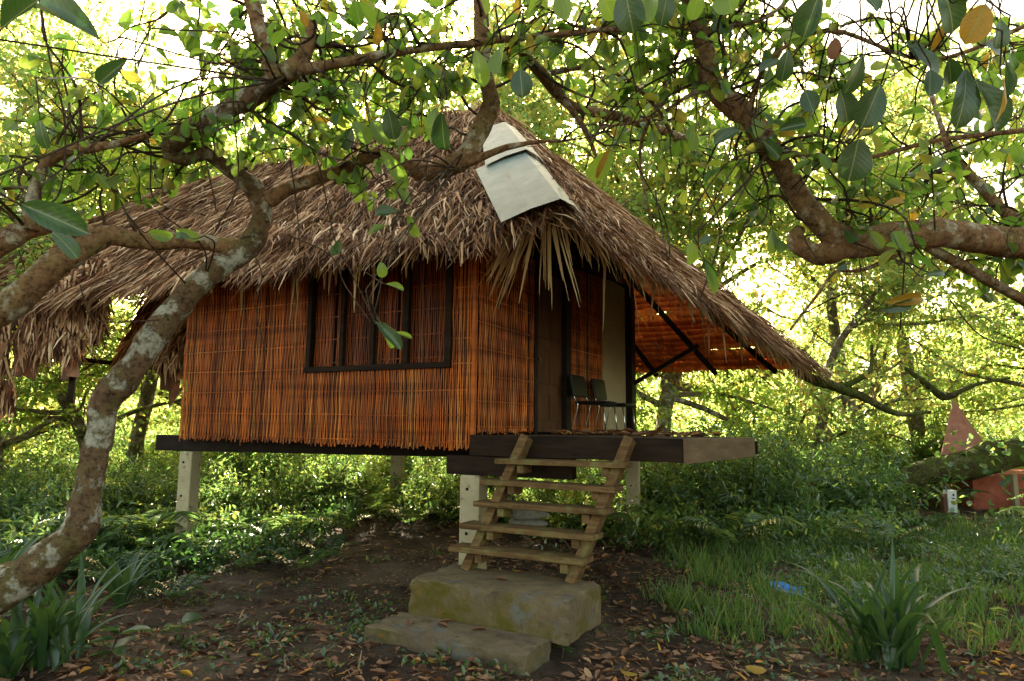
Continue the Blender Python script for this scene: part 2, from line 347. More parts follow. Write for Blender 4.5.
def thing(name, label, cat, loc=(0, 0, 0), rot=0, group=None):
    o = bpy.data.objects.new(name, None); COL.objects.link(o); o.location = loc; o.rotation_euler = (0, 0, rot)
    o['label'] = label; o['category'] = cat; o.empty_display_size = .2
    if group: o['group'] = group
    return o
def tag(o, label=None, cat=None, group=None, kind=None):
    if label: o['label'] = label
    if cat: o['category'] = cat
    if group: o['group'] = group
    if kind: o['kind'] = kind
    return o
def dup(root, loc, rotz, scale=1.0, label=None):
    c = root.copy(); COL.objects.link(c); c.location = loc; c.rotation_euler = (root.rotation_euler[0], root.rotation_euler[1], rotz); c.scale = (scale,) * 3
    if label: c['label'] = label
    for ch in list(root.children):
        k = ch.copy(); COL.objects.link(k); k.parent = c
        for g in ch.children:
            q = g.copy(); COL.objects.link(q); q.parent = k
    return c

# ------------------------------------------------------------------ ground
def gz(x, y):
    x = np.asarray(x, float); y = np.asarray(y, float)
    s = .035*np.sin(x*1.3+.5)*np.cos(y*.9) + .02*np.sin(x*3.1+y*2.3) + .012*np.sin(x*7.3-y*5.1)
    far = np.clip((y - 11) / 18, 0, 3); s = s + far * .22 + .12*np.sin(x*.31)*far
    s = s + .055 * np.exp(-((x - .1)**2 + (y - 4.1)**2) / .9)
    return s - .01
def make_ground():
    def axis(lo, hi, fine, a, b_):
        c = list(np.arange(a, b_, fine)); x = a; st = fine
        while x > lo: st *= 1.25; x -= st; c.insert(0, x)
        x = c[-1]; st = fine
        while x < hi: st *= 1.25; x += st; c.append(x)
        return np.array(c)
    X = axis(-160, 160, .09, -6, 7); Y = axis(-40, 260, .09, 2.5, 12)
    gx, gy = np.meshgrid(X, Y); z = gz(gx, gy)
    rr = np.random.RandomState(5); z = z + (rr.rand(*z.shape) - .5) * .022
    V = np.stack([gx, gy, z], -1).reshape(-1, 3); nx = len(X); i, j = np.meshgrid(np.arange(nx - 1), np.arange(len(Y) - 1))
    a = (j * nx + i).ravel(); Fq = np.stack([a, a + 1, a + nx + 1, a + nx], 1)
    o = fast_mesh('ground', V, [Fq], 'soil', smooth=True); o['kind'] = 'structure'
make_ground()

# ------------------------------------------------------------------ hut (local x = along the front wall to the right, local y = away)
HX, HY = -.331, 6.0; UA = math.atan2(-.469, .883)
ux, uy = math.cos(UA), math.sin(UA)
def hw(s, t, z=0): return np.array([HX + s*ux - t*uy, HY + s*uy + t*ux, z])
def whut(p):
    p = np.atleast_2d(p); dx, dy = p[:, 0]-HX, p[:, 1]-HY
    return dx*ux + dy*uy, -dx*uy + dy*ux
DECK = 1.41
hut = thing('thatched_hut', 'old stilt hut with orange bamboo walls, shaggy brown thatch roof and side deck', 'hut', (HX, HY, 0), UA)

A_ = np.array([.88, -.30, 3.24]); B_ = np.array([2.35, 6.0, 2.43]); P_ = np.array([-1.40, 2.3, 5.80])
EY, EZ = -.45, 3.04                         # front eave line
LX = -11.5; RLX = -8.0                       # left end of eave / ridge
BLX = -4.6                                  # the back slope survives only to here

def sticks(name, p0, p1, z0, z1, parent, seed=1, pitch=.0225, ragged=.02, out=(0, -1), top=None, m='bamboo'):
    """woven wall of bamboo splints between two ground-plan points"""
    r = np.random.RandomState(seed); p0 = np.array(p0, float); p1 = np.array(p1, float); L = np.linalg.norm(p1 - p0); d = (p1 - p0) / L
    o_ = np.array(out, float); mb = MB(); x = pitch / 2; i = 0
    rows = np.arange(z0 + .06, z1, .235)
    while x < L:
        wd = pitch * r.uniform(.27, .43); zt = z1 if top is None else top(x / L)
        zb = z0 + r.uniform(-ragged, ragged) - (r.rand() < .03) * r.uniform(.02, .07)
        zs = [zb] + [q for q in rows if zb + .03 < q < zt - .03] + [zt]; vs = []; lean = r.normal(0, .0010)
        for k, z in enumerate(zs):
            dep = .006 * (1 if (k + i) % 2 else -.4) + r.normal(0, .0015)
            cx = x + lean * (k - len(zs) / 2) / 3 + r.normal(0, .0004)
            for a in (-1, -.5, .5, 1):
                q = p0 + d * (cx + a * wd) + o_ * (dep + (1 - a * a) * wd * .75)
                vs.append((q[0], q[1], z))
        fs = [(4*k+j, 4*k+j+1, 4*k+j+5, 4*k+j+4) for k in range(len(zs) - 1) for j in range(3)]
        if r.rand() > .012: mb.add(vs, fs)
        x += pitch * r.uniform(.88, 1.15); i += 1
    for z in rows:                       # the split weavers
        k = 0
        while k < L:
            e = min(L, k + r.uniform(.6, 1.3)); q0 = p0 + d * k - o_ * .001; q1 = p0 + d * e - o_ * .001; dz = r.normal(0, .006)
            if top is None or z < top(k / L) - .03:
                mb.beam((q0[0], q0[1], z + dz), (q1[0], q1[1], z + dz * .5), .006, .011)
            k = e + .004
    return mb.build(name, m, parent)

# walls
def zside(s, t):
    n_ = np.cross(B_ - A_, P_ - A_); return A_[2] - (n_[0] * (s - A_[0]) + n_[1] * (t - A_[1])) / n_[2]
mb = MB(); g = [(.0 if 0 else -.045, t, min(zside(-.045, t), 3.04 + (t + .45) * .945) - .16) for t in np.linspace(.03, 4.3, 8)]
vs_ = [(-.05, .03, 1.42), (-.05, 4.3, 1.42)] + [tuple(p) for p in g[::-1]]; mb.add(vs_, [tuple(range(len(vs_)))]); mb.add([(x + .006, y, z) for x, y, z in vs_], [tuple(range(len(vs_)))[::-1]]); mb.build('gable_shade_sheet', 'interior_shade', hut)  # added dark sheet, shade under the roof put into its colour
fw = sticks('bamboo_wall', (-4.0, 0), (-2.03, 0), 1.30, 3.12, hut, 1)
sticks('bamboo_wall', (-.27, 0), (.02, 0), 1.285, 3.12, hut, 2)
sticks('bamboo_wall', (-2.03, 0), (-.27, 0), 1.285, 2.03, hut, 3)
sw = sticks('bamboo_wall', (.03, .01), (.03, 1.14), 1.425, 3.25, hut, 4, out=(1, 0))
sw2 = sticks('bamboo_wall', (.02, 2.12), (.02, 3.22), 1.415, 3.55, hut, 5, out=(1, 0))
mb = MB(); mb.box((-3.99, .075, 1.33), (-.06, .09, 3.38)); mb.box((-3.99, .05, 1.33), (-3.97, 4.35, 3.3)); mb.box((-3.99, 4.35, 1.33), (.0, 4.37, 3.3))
mb.build('inner_shade_backing', 'interior_shade', hut)  # sheet behind splints and plain far walls, room shade put into near-black colour
mw = M['bamboo'].copy(); mw.name = 'bamboo_shaded'; M['bamboo_shaded'] = mw  # darker bamboo copy, shade of the eave fringe put into its colour
for e_ in [x_ for x_ in mw.node_tree.nodes if x_.type == 'VALTORGB' and len(x_.color_ramp.elements) == 5][0].color_ramp.elements: e_.color = (e_.color[0] * .55, e_.color[1] * .5, e_.color[2] * .5, 1)
win = sticks('window', (-1.99, .045), (-.30, .045), 2.06, 3.10, hut, 7, ragged=0, pitch=.024, m='bamboo_shaded')
mb = MB(); mb.beam((-2.05, -.012, 2.045), (-.245, -.012, 2.045), .05, .055)
for x, wd in ((-2.01, .06), (-1.56, .05), (-1.17, .05), (-.76, .055), (-.28, .07)): mb.beam((x, -.008, 2.075), (x, -.008, 3.12), wd, .05, (0, 1, 0))
mb.build('window_frame', 'wood_dark', win, bevel=.004)
# corner batten, joints between wall mats
mb = MB(); mb.beam((-.0, -.022, 1.30), (-.0, -.022, 3.1), .035, .018, (0, 1, 0)); mb.build('corner_batten', 'bamboo', hut)
# door
door = None
mb = MB(); mb.box((-.06, 1.22, 1.43), (-.02, 1.98, 3.2))
for z0, z1 in ((1.55, 1.85), (1.95, 2.35), (2.45, 3.05)):
    for y0, y1 in ((1.30, 1.56), (1.64, 1.90)): mb.box((-.02, y0, z0), (-.008, y1, z1))
door = mb.build('door', 'wood_brown', hut, bevel=.005)
mb = MB(); mb.tube([(-.01, 1.28, 2.2), (.04, 1.28, 2.2)], [.018, .022], 10); mb.build('handle', 'chrome', door)
mb = MB(); mb.box((-.07, 1.15, 1.41), (.045, 1.22, 3.3)); mb.box((-.07, 1.98, 1.41), (.045, 2.11, 3.5)); mb.build('door_frame', 'wood_black', hut, bevel=.004)
mb = MB(); mb.box((-.012, 3.25, 1.42), (.015, 4.20, 3.52)); mb.build('plywood_panel', 'ply', hut)
mb = MB(); mb.box((-.06, 4.24, 1.2), (.10, 4.42, 3.66)); mb.build('corner_post', 'wood_black', hut, bevel=.006)
# floor, beams, deck
mb = MB(); mb.box((-4.0, .03, 1.36), (0, 4.35, 1.405))
for y in (.9, 1.8, 2.7, 3.6): mb.beam((-3.95, y, 1.31), (-.1, y, 1.31), .07, .09)
mb.build('floor', 'wood_dark', hut)
mb = MB(); mb.beam((-4.45, .06, 1.25), (-.6, 1.05, 1.25), .09, .185); mb.beam((-4.1, 4.2, 1.24), (1.8, 4.2, 1.24), .09, .17); mb.build('floor_beam', 'wood_black', hut, bevel=.006)
mb = MB(); mb.beam((-.27, .03, 1.145), (.95, .03, 1.145), .10, .165); mb.build('corner_beam', 'wood_dark', hut, bevel=.006)
deck = thing('deck', 'x', 'x'); del deck['category']; del deck['label']; deck.parent = hut
r = random.Random(3); mb = MB(); y = .0
while y < 3.32:
    wd = .115; sag = -.03 * y / 3.3
    mb.box((.05 if y > .05 else .0, y, DECK - .03 + sag + r.uniform(-.003, .003)), (1.87 + r.uniform(-.01, .01), y + wd - .006, DECK + sag + r.uniform(0, .004))); y += wd
mb.build('floor_board', 'floor_board', deck)
mb = MB(); mb.box((-.02, -.035, 1.232), (1.855, -.004, 1.413)); mb.build('front_fascia', 'wood_dark', deck, bevel=.004)
mb = MB(); mb.add([(1.86,-.036,1.225),(1.895,-.036,1.225),(1.895,3.30,1.16),(1.86,3.30,1.16),(1.86,-.036,1.415),(1.895,-.036,1.415),(1.895,3.30,1.385),(1.86,3.30,1.385)],
              [(0,3,2,1),(4,5,6,7),(0,1,5,4),(1,2,6,5),(2,3,7,6),(3,0,4,7)]); mb.build('side_fascia', 'wood_side', deck, bevel=.004)
mb = MB()
for x in (.4, .9, 1.4): mb.beam((x, .02, 1.30), (x, 3.25, 1.28), .05, .12)
mb.beam((.0, 3.27, 1.27), (1.85, 3.27, 1.27), .05, .16); mb.build('joist', 'wood_black', deck)
# stilts
def stilt(s, t, z1, wd=.19, ang=0):
    mb = MB(); p = hw(s, t); g = float(gz(p[0], p[1])) - .25
    mb.box((-wd/2, -wd/2, g), (wd/2, wd/2, z1)); o = mb.build('concrete_post', 'concrete_post', hut, bevel=.012); o.location = (s, t, 0); o.rotation_euler = (0, 0, ang)
    for z in (z1 - .12, z1 - .5):
        h = MB(); h.tube([(-.02, -wd/2 - .001, z), (-.02, -wd/2 - .006, z)], [.014, .014], 8); h.build('bolt_hole', 'wood_black', o)
stilt(-.03, .07, 1.06, .19, .1); stilt(-3.93, .12, 1.155, .17, .25); stilt(-4.15, 4.35, 1.16, .2, .3); stilt(.05, 4.38, 1.16, .19, .2)
stilt(-2.0, 4.3, 1.16, .17, .1)

# ---- roof
roof = thing('roof', 'x', 'x'); del roof['category']; del roof['label']; roof.parent = hut
def lerp(a, b_, t): return a + (b_ - a) * t
FE0, FE1 = np.array([LX, EY, EZ]), np.array([.55, EY, EZ + .06]); RD0, RD1 = np.array([RLX, 2.3, 5.62]), P_
BE0, BE1 = np.array([BLX, 6.0, 2.43]), B_
def quadpt(e0, e1, r0, r1, a, b_):
    return lerp(lerp(e0, e1, a), lerp(r0, r1, a), b_)
def roof_sheet(e0, e1, r0, r1, th=.05):
    n_ = np.cross(e1 - e0, r0 - e0); n_ = n_ / np.linalg.norm(n_); n_ = n_ if n_[2] > 0 else -n_
    vs = [e0, e1, r1, r0] + [p - n_ * th for p in (e0, e1, r1, r0)]
    return vs, [(0,1,2,3),(7,6,5,4),(0,4,5,1),(1,5,6,2),(2,6,7,3),(3,7,4,0)]
def thatch(e0, e1, r0, r1, n, seed, lo=-.03, keep=None, lift=.05, wmul=1.0, lmul=1.0):
    r = np.random.RandomState(seed); a = r.rand(n); row = r.randint(0, 26, n); b_ = lo + (row + r.uniform(-.25, .35, n)) / 26 * (1.0 - lo)
    e0, e1, r0, r1 = map(np.array, (e0, e1, r0, r1))
    E = e0 + (e1 - e0) * a[:, None]; T = r0 + (r1 - r0) * a[:, None]; P = E + (T - E) * b_[:, None]
    nrm = np.cross(e1 - e0, r0 - e0); nrm /= np.linalg.norm(nrm); nrm = nrm if nrm[2] > 0 else -nrm
    dn = (E - T); dn /= np.linalg.norm(dn, axis=1)[:, None]; al = (e1 - e0) / np.linalg.norm(e1 - e0)
    clump = np.sin(a * 61 + row * 2.1) * .18
    d = dn + al * (r.normal(0, .34, n) + clump * 1.3)[:, None] + nrm * r.normal(.0, .065, n)[:, None]
    P = P + nrm * (lift + r.uniform(-.03, .05, n) + .03*np.sin(a*37+row) + .045*np.sin(a*83 + b_*9) * np.sin(b_*23 + a*15))[:, None]
    L = r.uniform(.12, .46, n) * lmul; wd = r.uniform(.005, .021, n) * wmul
    nn = np.tile(nrm, (n, 1)) + r.normal(0, .35, (n, 3))
    if keep is not None:
        k = keep(P); P, d, L, wd, nn = P[k], d[k], L[k], wd[k], nn[k]
    return scatter(SV, ST, P, frames(d, nn), wd, L, L)
def thatch_obj(name, parts, m='thatch', parent=None):
    V = []; Fs = []; off = 0
    for v, f in parts:
        V.append(v); Fs += [q + off for q in f]; off += len(v)
    return fast_mesh(name, np.concatenate(V), Fs, m, parent)
mb = MB(); v, f = roof_sheet(FE0, FE1, RD0, RD1); mb.add(v, f)
v, f = roof_sheet(FE1, A_, P_, P_ + .001); mb.add(v, f)
front_slope = mb.build('front_slope', 'thatch', roof)
th = thatch_obj('thatch', [thatch(FE0, FE1, RD0, RD1, 42000, 11), thatch(FE1, A_, P_, P_, 1500, 12), thatch(FE0, FE1, RD0, RD1, 5200, 15, lift=.07, wmul=1.9, lmul=1.25)], parent=front_slope)
mb = MB(); v, f = roof_sheet(A_, B_, P_, P_ + .001); mb.add(v, f); side_slope = mb.build('side_slope', 'thatch', roof)
thatch_obj('thatch', [thatch(A_, B_, P_, P_, 17000, 13), thatch(A_, B_, lerp(A_, P_, .35), lerp(B_, P_, .35), 4500, 14), thatch(A_, B_, P_, P_, 2600, 16, lift=.07, wmul=1.9, lmul=1.25)], parent=side_slope)
# back slope: overlapping leaf shingles, the light comes through
r = np.random.RandomState(21); parts = []; nr = 44
SVQ = np.array([(0,0,0),(1,0,0),(1,1,0),(0,1,0)]); V = []; Fq = []
nrmb = np.cross(BE1 - BE0, RD0 - BE0); nrmb = nrmb / np.linalg.norm(nrmb); nrmb = nrmb if nrmb[2] > 0 else -nrmb
RB0 = np.array([BLX + .2, 2.3, 5.66])
for k in range(nr):
    b0, b1 = k / nr, (k + 1.55) / nr; a = 0.0
    while a < 1:
        da = r.uniform(.09, .16); g = r.uniform(-.002, .003); a1 = min(1, a + da)
        if r.rand() > .012:
            o = len(V)
            for aa, bb, h in ((a + g, b0 + r.normal(0, .004), .0), (a1, b0 + r.normal(0, .004), .0), (a1, b1, .06), (a + g, b1, .06)):
                V.append(quadpt(BE0, BE1, RB0, P_, aa, min(bb, 1)) + nrmb * (h - .03 + r.normal(0, .004)))
            Fq.append((o, o+1, o+2, o+3))
        a = a1
back = fast_mesh('back_slope', np.array(V), [np.array(Fq)], 'shingle', roof)
thatch_obj('thatch', [thatch(BE0, BE1, RB0, P_, 1500, 22, lift=.03), thatch(lerp(BE0, BE1, .35), BE1, lerp(BE0, BE1, .35) + (P_ - BE1) * .16, lerp(BE1, P_, .16), 1200, 23)], parent=back)
# rafters, purlins, ridge pole, braces
mb = MB()
for a in (.35, .52, .66, .80, .93): p = quadpt(BE0, BE1, RB0, P_, a, .0); q = quadpt(BE0, BE1, RB0, P_, min(1, a + .22), .97); mb.beam(p - nrmb * .10, q - nrmb * .10, .05, .07)
for a in np.linspace(.04, .96, 9): mb.beam(quadpt(FE0, FE1, RD0, RD1, a, .02) - np.array([0, -.04, .10]), quadpt(FE0, FE1, RD0, RD1, a, .97) - np.array([0, -.04, .10]), .05, .07)
for q in (.12,): mb.beam(lerp(A_, P_, q) - np.array([.04, 0, .1]), lerp(B_, P_, q) - np.array([.04, 0, .1]), .045, .06)
mb.beam(A_ - np.array([.02, 0, .12]), P_ - np.array([0, 0, .1]), .07, .09); mb.beam(B_ - np.array([.05, .1, .08]), P_ - np.array([0, 0, .1]), .06, .08); mb.beam(RD0 - np.array([0, 0, .1]), P_ - np.array([0, 0, .1]), .08, .1)
mb.beam((.08, 4.36, 2.12), (1.0, 4.5, 2.66), .05, .06); mb.beam((-4.0, .0, 3.13), (.05, .0, 3.13), .06, .08); mb.beam((.05, 0, 3.27), (.05, 4.3, 3.6), .06, .08)
mb.build('rafter', 'wood_black', roof)
# zinc cap on the front hip
hipd = (P_ - A_); hl = np.linalg.norm(hipd); hipd = hipd / hl
nF = np.cross(FE1 - FE0, RD0 - FE0); nF /= np.linalg.norm(nF); nF = nF if nF[2] > 0 else -nF
nS = np.cross(B_ - A_, P_ - A_); nS /= np.linalg.norm(nS); nS = nS if nS[2] > 0 else -nS
tF = np.cross(hipd, nF); tF = tF if tF[0] < 0 else -tF
tS = np.cross(hipd, nS); tS = tS if tS[1] > 0 else -tS
mb = MB(); upv = np.array([0, 0, 1.0]); r = np.random.RandomState(31); nseg = 16
def capline(t, wf, ws, lift):
    c = A_ + hipd * t + (nF + nS) * lift
    return [c + tF * wf + nF * -.005, c + tF * wf * .5 + nF * .012, c, c + tS * ws * .5 + nS * (.015), c + tS * ws - nS * .005]
for (t0, t1, lf) in ((-.20, 1.3, .10), (1.2, hl * .56, .12)):
    rows = [capline(t0 + (t1 - t0) * k / nseg, (.50 if t0 < 0 else .42 - .14 * k / nseg), .26, lf) for k in range(nseg + 1)]
    vs = [p for row in rows for p in row]; vs2 = [p - np.array([0, 0, .004]) for p in vs]
    fs = [(5*k+j, 5*k+j+1, 5*k+j+6, 5*k+j+5) for k in range(nseg) for j in range(4)]
    mb.add(vs, fs); mb.add(vs2, [q[::-1] for q in fs])
mb.build('metal_cap', 'zinc', roof)

# strips: long dry leaflets that hang from the eaves
def strips(name, lst, m, parent, seed=1):
    """lst of (base, direction, length, width, bend)"""
    r = np.random.RandomState(seed); V = []; Fq = []
    for p, d, L, wd, bend in lst:
        p = np.array(p, float); d = np.array(d, float); d /= np.linalg.norm(d); side = np.cross(d, unit(r, 1)[0]); side /= np.linalg.norm(side); up_ = np.cross(side, d)
        o = len(V); k = 6
        for i in range(k + 1):
            t = i / k; c = p + d * L * t + np.array([0, 0, -1]) * bend * L * t * t + up_ * .01 * math.sin(t * 5)
            ww = wd * (.45 + .55 * math.sin(math.pi * min(1, t * 1.15 + .15))) * (1 if t < .98 else .25)
            V += [c - side * ww / 2, c + up_ * ww * .18, c + side * ww / 2]
        for i in range(k):
            a = o + 3 * i; Fq += [(a, a+1, a+4, a+3), (a+1, a+2, a+5, a+4)]
    return fast_mesh(name, np.array(V), [np.array(Fq)], m, parent)
r = np.random.RandomState(41); L_ = []
bs = A_ + np.array([-.05, .0, .0])
# fan under the zinc cap
for k in range(30):
    q = r.uniform(-.05, .12); o_ = bs + hipd * q + tF * r.uniform(0, .22); L_.append((o_ + np.array([0, 0, .03]), (-.62 + r.normal(0, .22), -.12 + r.normal(0, .12), -1.05 + r.normal(0, .12)), r.uniform(.3, .85), r.uniform(.02, .055), r.uniform(0, .25)))
for k in range(9): L_.append((bs + np.array([r.uniform(-.06, .06), r.uniform(-.05, .05), r.uniform(0, .08)]), (r.normal(0, .06), r.normal(0, .05), -1), r.uniform(.5, 1.0), r.uniform(.018, .04), 0))
for k in range(6): L_.append((bs + np.array([r.uniform(0, .12), r.uniform(-.02, .1), r.uniform(0, .08)]), (.2 + r.normal(0, .06), .1, -1), r.uniform(.5, .95), r.uniform(.02, .045), 0))
for k in range(60): t = r.uniform(0, .22); L_.append((lerp(A_, B_, t) + np.array([0, 0, .06]), (.40 + r.normal(0, .2), r.normal(.2, .2), -1), r.uniform(.15, .5), r.uniform(.012, .03), r.uniform(0, .1)))
strips('hanging_leaf', L_, 'frond_dry', roof, 2)
L_ = []
for k in range(420):
    t = r.rand() ** .9; L_.append((lerp(A_, B_, t) + np.array([0, 0, .03 + r.uniform(0, .05)]), (.35 + r.normal(0, .2), r.normal(.1, .2), -1), r.uniform(.18, .42), r.uniform(.012, .03), .0))
for t, l in ((.26, .5), (.27, .42), (.43, .62), (.44, .5), (.46, .55), (.5, .6), (.52, .45), (.58, .5), (.13, .8), (.2, .72), (.88, .5), (.9, .45), (.93, .5)):
    L_.append((lerp(A_, B_, t) + np.array([0, 0, .0]), (r.normal(0, .05), r.normal(0, .05), -1), l, .035, 0))
strips('side_fronds', L_, 'frond_dry', roof, 3)
L_ = []
for k in range(520):
    x = r.uniform(LX, .6); L_.append(((x, EY + r.uniform(-.03, .05), EZ + r.uniform(.0, .07)), (r.normal(0, .22), -.35, -1 + r.normal(0, .15)), r.uniform(.10, .26), r.uniform(.014, .034), .05))
for x, l in ((-2.55, .48), (-2.0, .30), (-1.83, .60), (-1.78, .52), (-1.75, .66), (-1.42, .30), (-1.36, .36), (-1.28, .28), (-1.05, .55), (-.98, .3), (-.83, .5), (-.5, .25), (-.46, .28), (-.38, .2), (-3.0, .3)):
    L_.append(((x, EY, EZ + .02), (r.normal(0, .04), 0, -1), l, r.uniform(.022, .045), 0))
strips('dry_fronds', L_, 'frond_dry', roof, 4)

# ------------------------------------------------------------------ collapsed porch left of the hut
por = thing('collapsed_porch', 'collapsed thatch porch at the left edge with torn hanging mats and broken poles', 'porch')
def pt(px, py, Y): return tuple(at(px, py, Y))
mb = MB()
for a, b_, wd in (((110, 232, 9.2), (96, 402, 8.9), .0), ((88, 255, 8.6), (70, 402, 8.4), .07), ((110, 268, 8.4), (8, 300, 8.8), .08), ((15, 352, 8.7), (190, 372, 9.5), .06), ((130, 258, 9.2), (168, 300, 9.4), .09), ((160, 250, 9.2), (150, 330, 9.4), .06), ((205, 268, 8.2), (90, 275, 8.5), .1)):
    if wd: mb.beam(pt(*a), pt(*b_), wd, wd)
mb.build('broken_pole', 'wood_dark', por, bevel=.006)
def mat_panel(corners, seed, name='hanging_mat', nx=8, ny=8, rag=.22):
    r = np.random.RandomState(seed); c = [np.array(q, float) for q in corners]; V = []; Fq = []
    for j in range(ny):
        for i in range(nx):
            if r.rand() < .04: continue
            u0, u1 = i / nx, (i + 1.15) / nx; v0, v1 = j / ny, (j + 1.5) / ny
            if j == ny - 1: v1 += r.uniform(-.1, rag)
            if i in (0, nx - 1): u0 -= r.uniform(0, .06); u1 += r.uniform(0, .06)
            o = len(V); off = r.normal(0, .02, 3)
            for (uu, vv, h) in ((u0, v0, 0), (u1, v0, 0), (u1 + r.normal(0, .03), v1 + r.normal(0, .04), .05), (u0 + r.normal(0, .02), v1 + r.normal(0, .04), .05)):
                p = lerp(lerp(c[0], c[1], uu), lerp(c[3], c[2], uu), vv); V.append(p + off + np.array([0, -h, 0]) + r.normal(0, .008, 3))
            Fq.append((o, o+1, o+2, o+3))
    return fast_mesh(name, np.array(V), [np.array(Fq)], 'old_mat', por)
mat_panel([pt(24, 283, 8.8), pt(86, 268, 8.4), pt(80, 362, 8.3), pt(18, 358, 8.7)], 1)
mat_panel([pt(86, 268, 8.5), pt(110, 262, 8.6), pt(106, 325, 8.6), pt(84, 352, 8.4)], 2, nx=3)
mat_panel([pt(-30, 300, 8.5), pt(8, 300, 8.5), pt(14, 395, 8.4), pt(-20, 385, 8.4)], 3, nx=4)
mat_panel([pt(138, 310, 9.4), pt(190, 268, 9.2), pt(192, 352, 9.0), pt(116, 368, 9.3)], 4, nx=7, ny=10)
mat_panel([pt(160, 262, 9.6), pt(205, 262, 9.2), pt(200, 375, 9.1), pt(160, 372, 9.4)], 8, nx=4, ny=10)
def ragged_straws(c0, c1, c2, c3, n, seed, name='thatch'):
    r = np.random.RandomState(seed); a = r.rand(n)[:, None]; b_ = r.rand(n)[:, None]; c0, c1, c2, c3 = [np.array(q) for q in (c0, c1, c2, c3)]
    P = (c0 + (c1 - c0) * a) * (1 - b_) + (c3 + (c2 - c3) * a) * b_; d = (c3 - c0)[None] / np.linalg.norm(c3 - c0) + r.normal(0, .22, (n, 3))
    nn = np.tile([0, -1, .3], (n, 1)) + r.normal(0, .3, (n, 3)); P = P + r.normal(0, .02, (n, 3))
    v, f = scatter(SV, ST, P, frames(d, nn), r.uniform(.012, .04, n), r.uniform(.15, .4, n)); return fast_mesh(name, v, f, 'thatch', por)
ragged_straws(pt(150, 290, 9.2), pt(190, 262, 9.0), pt(188, 350, 8.9), pt(118, 362, 9.1), 900, 5)
ragged_straws(pt(40, 262, 8.6), pt(112, 250, 8.5), pt(100, 290, 8.4), pt(30, 300, 8.5), 320, 6)
ragged_straws(pt(20, 285, 8.25), pt(88, 270, 8.15), pt(84, 345, 8.15), pt(20, 350, 8.25), 800, 9)
ragged_straws(pt(84, 265, 8.2), pt(112, 262, 8.2), pt(106, 325, 8.2), pt(84, 345, 8.2), 260, 10)
ragged_straws(pt(160, 262, 9), pt(196, 262, 9), pt(192, 360, 9), pt(160, 360, 9), 400, 11)
ragged_straws(pt(-20, 320, 8.3), pt(12, 320, 8.3), pt(16, 400, 8.3), pt(-20, 400, 8.3), 200, 7)

# ------------------------------------------------------------------ steps
stair = thing('wooden_steps', 'weathered open wooden steps of five treads leaning on the deck', 'steps', (HX, HY, 0), UA)
tz = [1.225, 1.06, .89, .72, .55]; tt = [-.29, -.35, -.42, -.49, -.57]; r = random.Random(8)
for k, z in enumerate(tz):
    x0 = (.38, .27, .26, .17, .13)[k]; x1 = (1.49, 1.42, 1.38, 1.31, 1.27)[k]; mb = MB(); mb.box((x0, tt[k], z - .042), (x1, tt[k] + .21, z)); o = mb.build('tread', 'wood_stair', stair, bevel=.006); o.rotation_euler = (0, r.uniform(-.006, .006), 0)
for x in (.24, 1.13):
    mb = MB(); mb.beam((x, -.46, .355), (x + .34, -.10, 1.405), .075, .13, (0, 1, 0)); mb.build('stringer', 'wood_stair', stair, bevel=.006)
    for k, z in enumerate(tz):
        mb = MB(); xo = (.085 if x < 1 else -.085) + .32 * (z - .37); mb.box((x + xo - .03, tt[k] + .03, z - .11), (x + xo + .03, tt[k] + .19, z - .044)); mb.build('cleat', 'wood_stair', stair, bevel=.004)
def block(name, label, cat, x0, x1, y0, y1, z0, z1, m, bev, seed):
    r = np.random.RandomState(seed); nx, ny, nz = 14, 8, 4; mb = MB()
    import bmesh
    bm = bmesh.new(); bmesh.ops.create_cube(bm, size=1)
    bmesh.ops.subdivide_edges(bm, edges=bm.edges[:], cuts=19, use_grid_fill=True)
    for v in bm.verts:
        v.co = Vector(((x0+x1)/2 + v.co.x*(x1-x0), (y0+y1)/2 + v.co.y*(y1-y0), (z0+z1)/2 + v.co.z*(z1-z0)))
        e_ = sum(1 for a_ in ((v.co.x-x0)/(x1-x0), (v.co.y-y0)/(y1-y0), (v.co.z-z0)/(z1-z0)) if a_ < .03 or a_ > .97); q_ = v.co * 9 + Vector((seed, 0, 0)); nv = mnoise.noise_vector(q_) * .006 + mnoise.noise_vector(q_ * 3) * .003
        ch = max(0, mnoise.noise(q_ * 1.3) - .12) * .07 if e_ >= 2 else 0; ctr = Vector(((x0+x1)/2, (y0+y1)/2, (z0+z1)/2)); v.co += nv + Vector((math.copysign(ch, ctr.x - v.co.x), math.copysign(ch, ctr.y - v.co.y), math.copysign(ch * .7, ctr.z - v.co.z)))
    me = bpy.data.meshes.new(name); bm.to_mesh(me); bm.free(); me.materials.append(M[m]); o = bpy.data.objects.new(name, me); COL.objects.link(o)
    o.location = (HX, HY, 0); o.rotation_euler = (0, 0, UA); b_ = o.modifiers.new('bevel', 'BEVEL'); b_.width = bev; b_.segments = 3; b_.angle_limit = R(50)
    for p in me.polygons: p.use_smooth = False
    return tag(o, label, cat)
block('concrete_step', 'thick mossy concrete block at the foot of the wooden steps', 'step', .05, 1.32, -.965, -.36, .09, .37, 'concrete_step', .018, 1)
block('concrete_slab', 'low worn concrete slab on the ground in front of the mossy block', 'step', -.02, 1.20, -1.37, -.968, -.08, .125, 'concrete_slab', .03, 2)
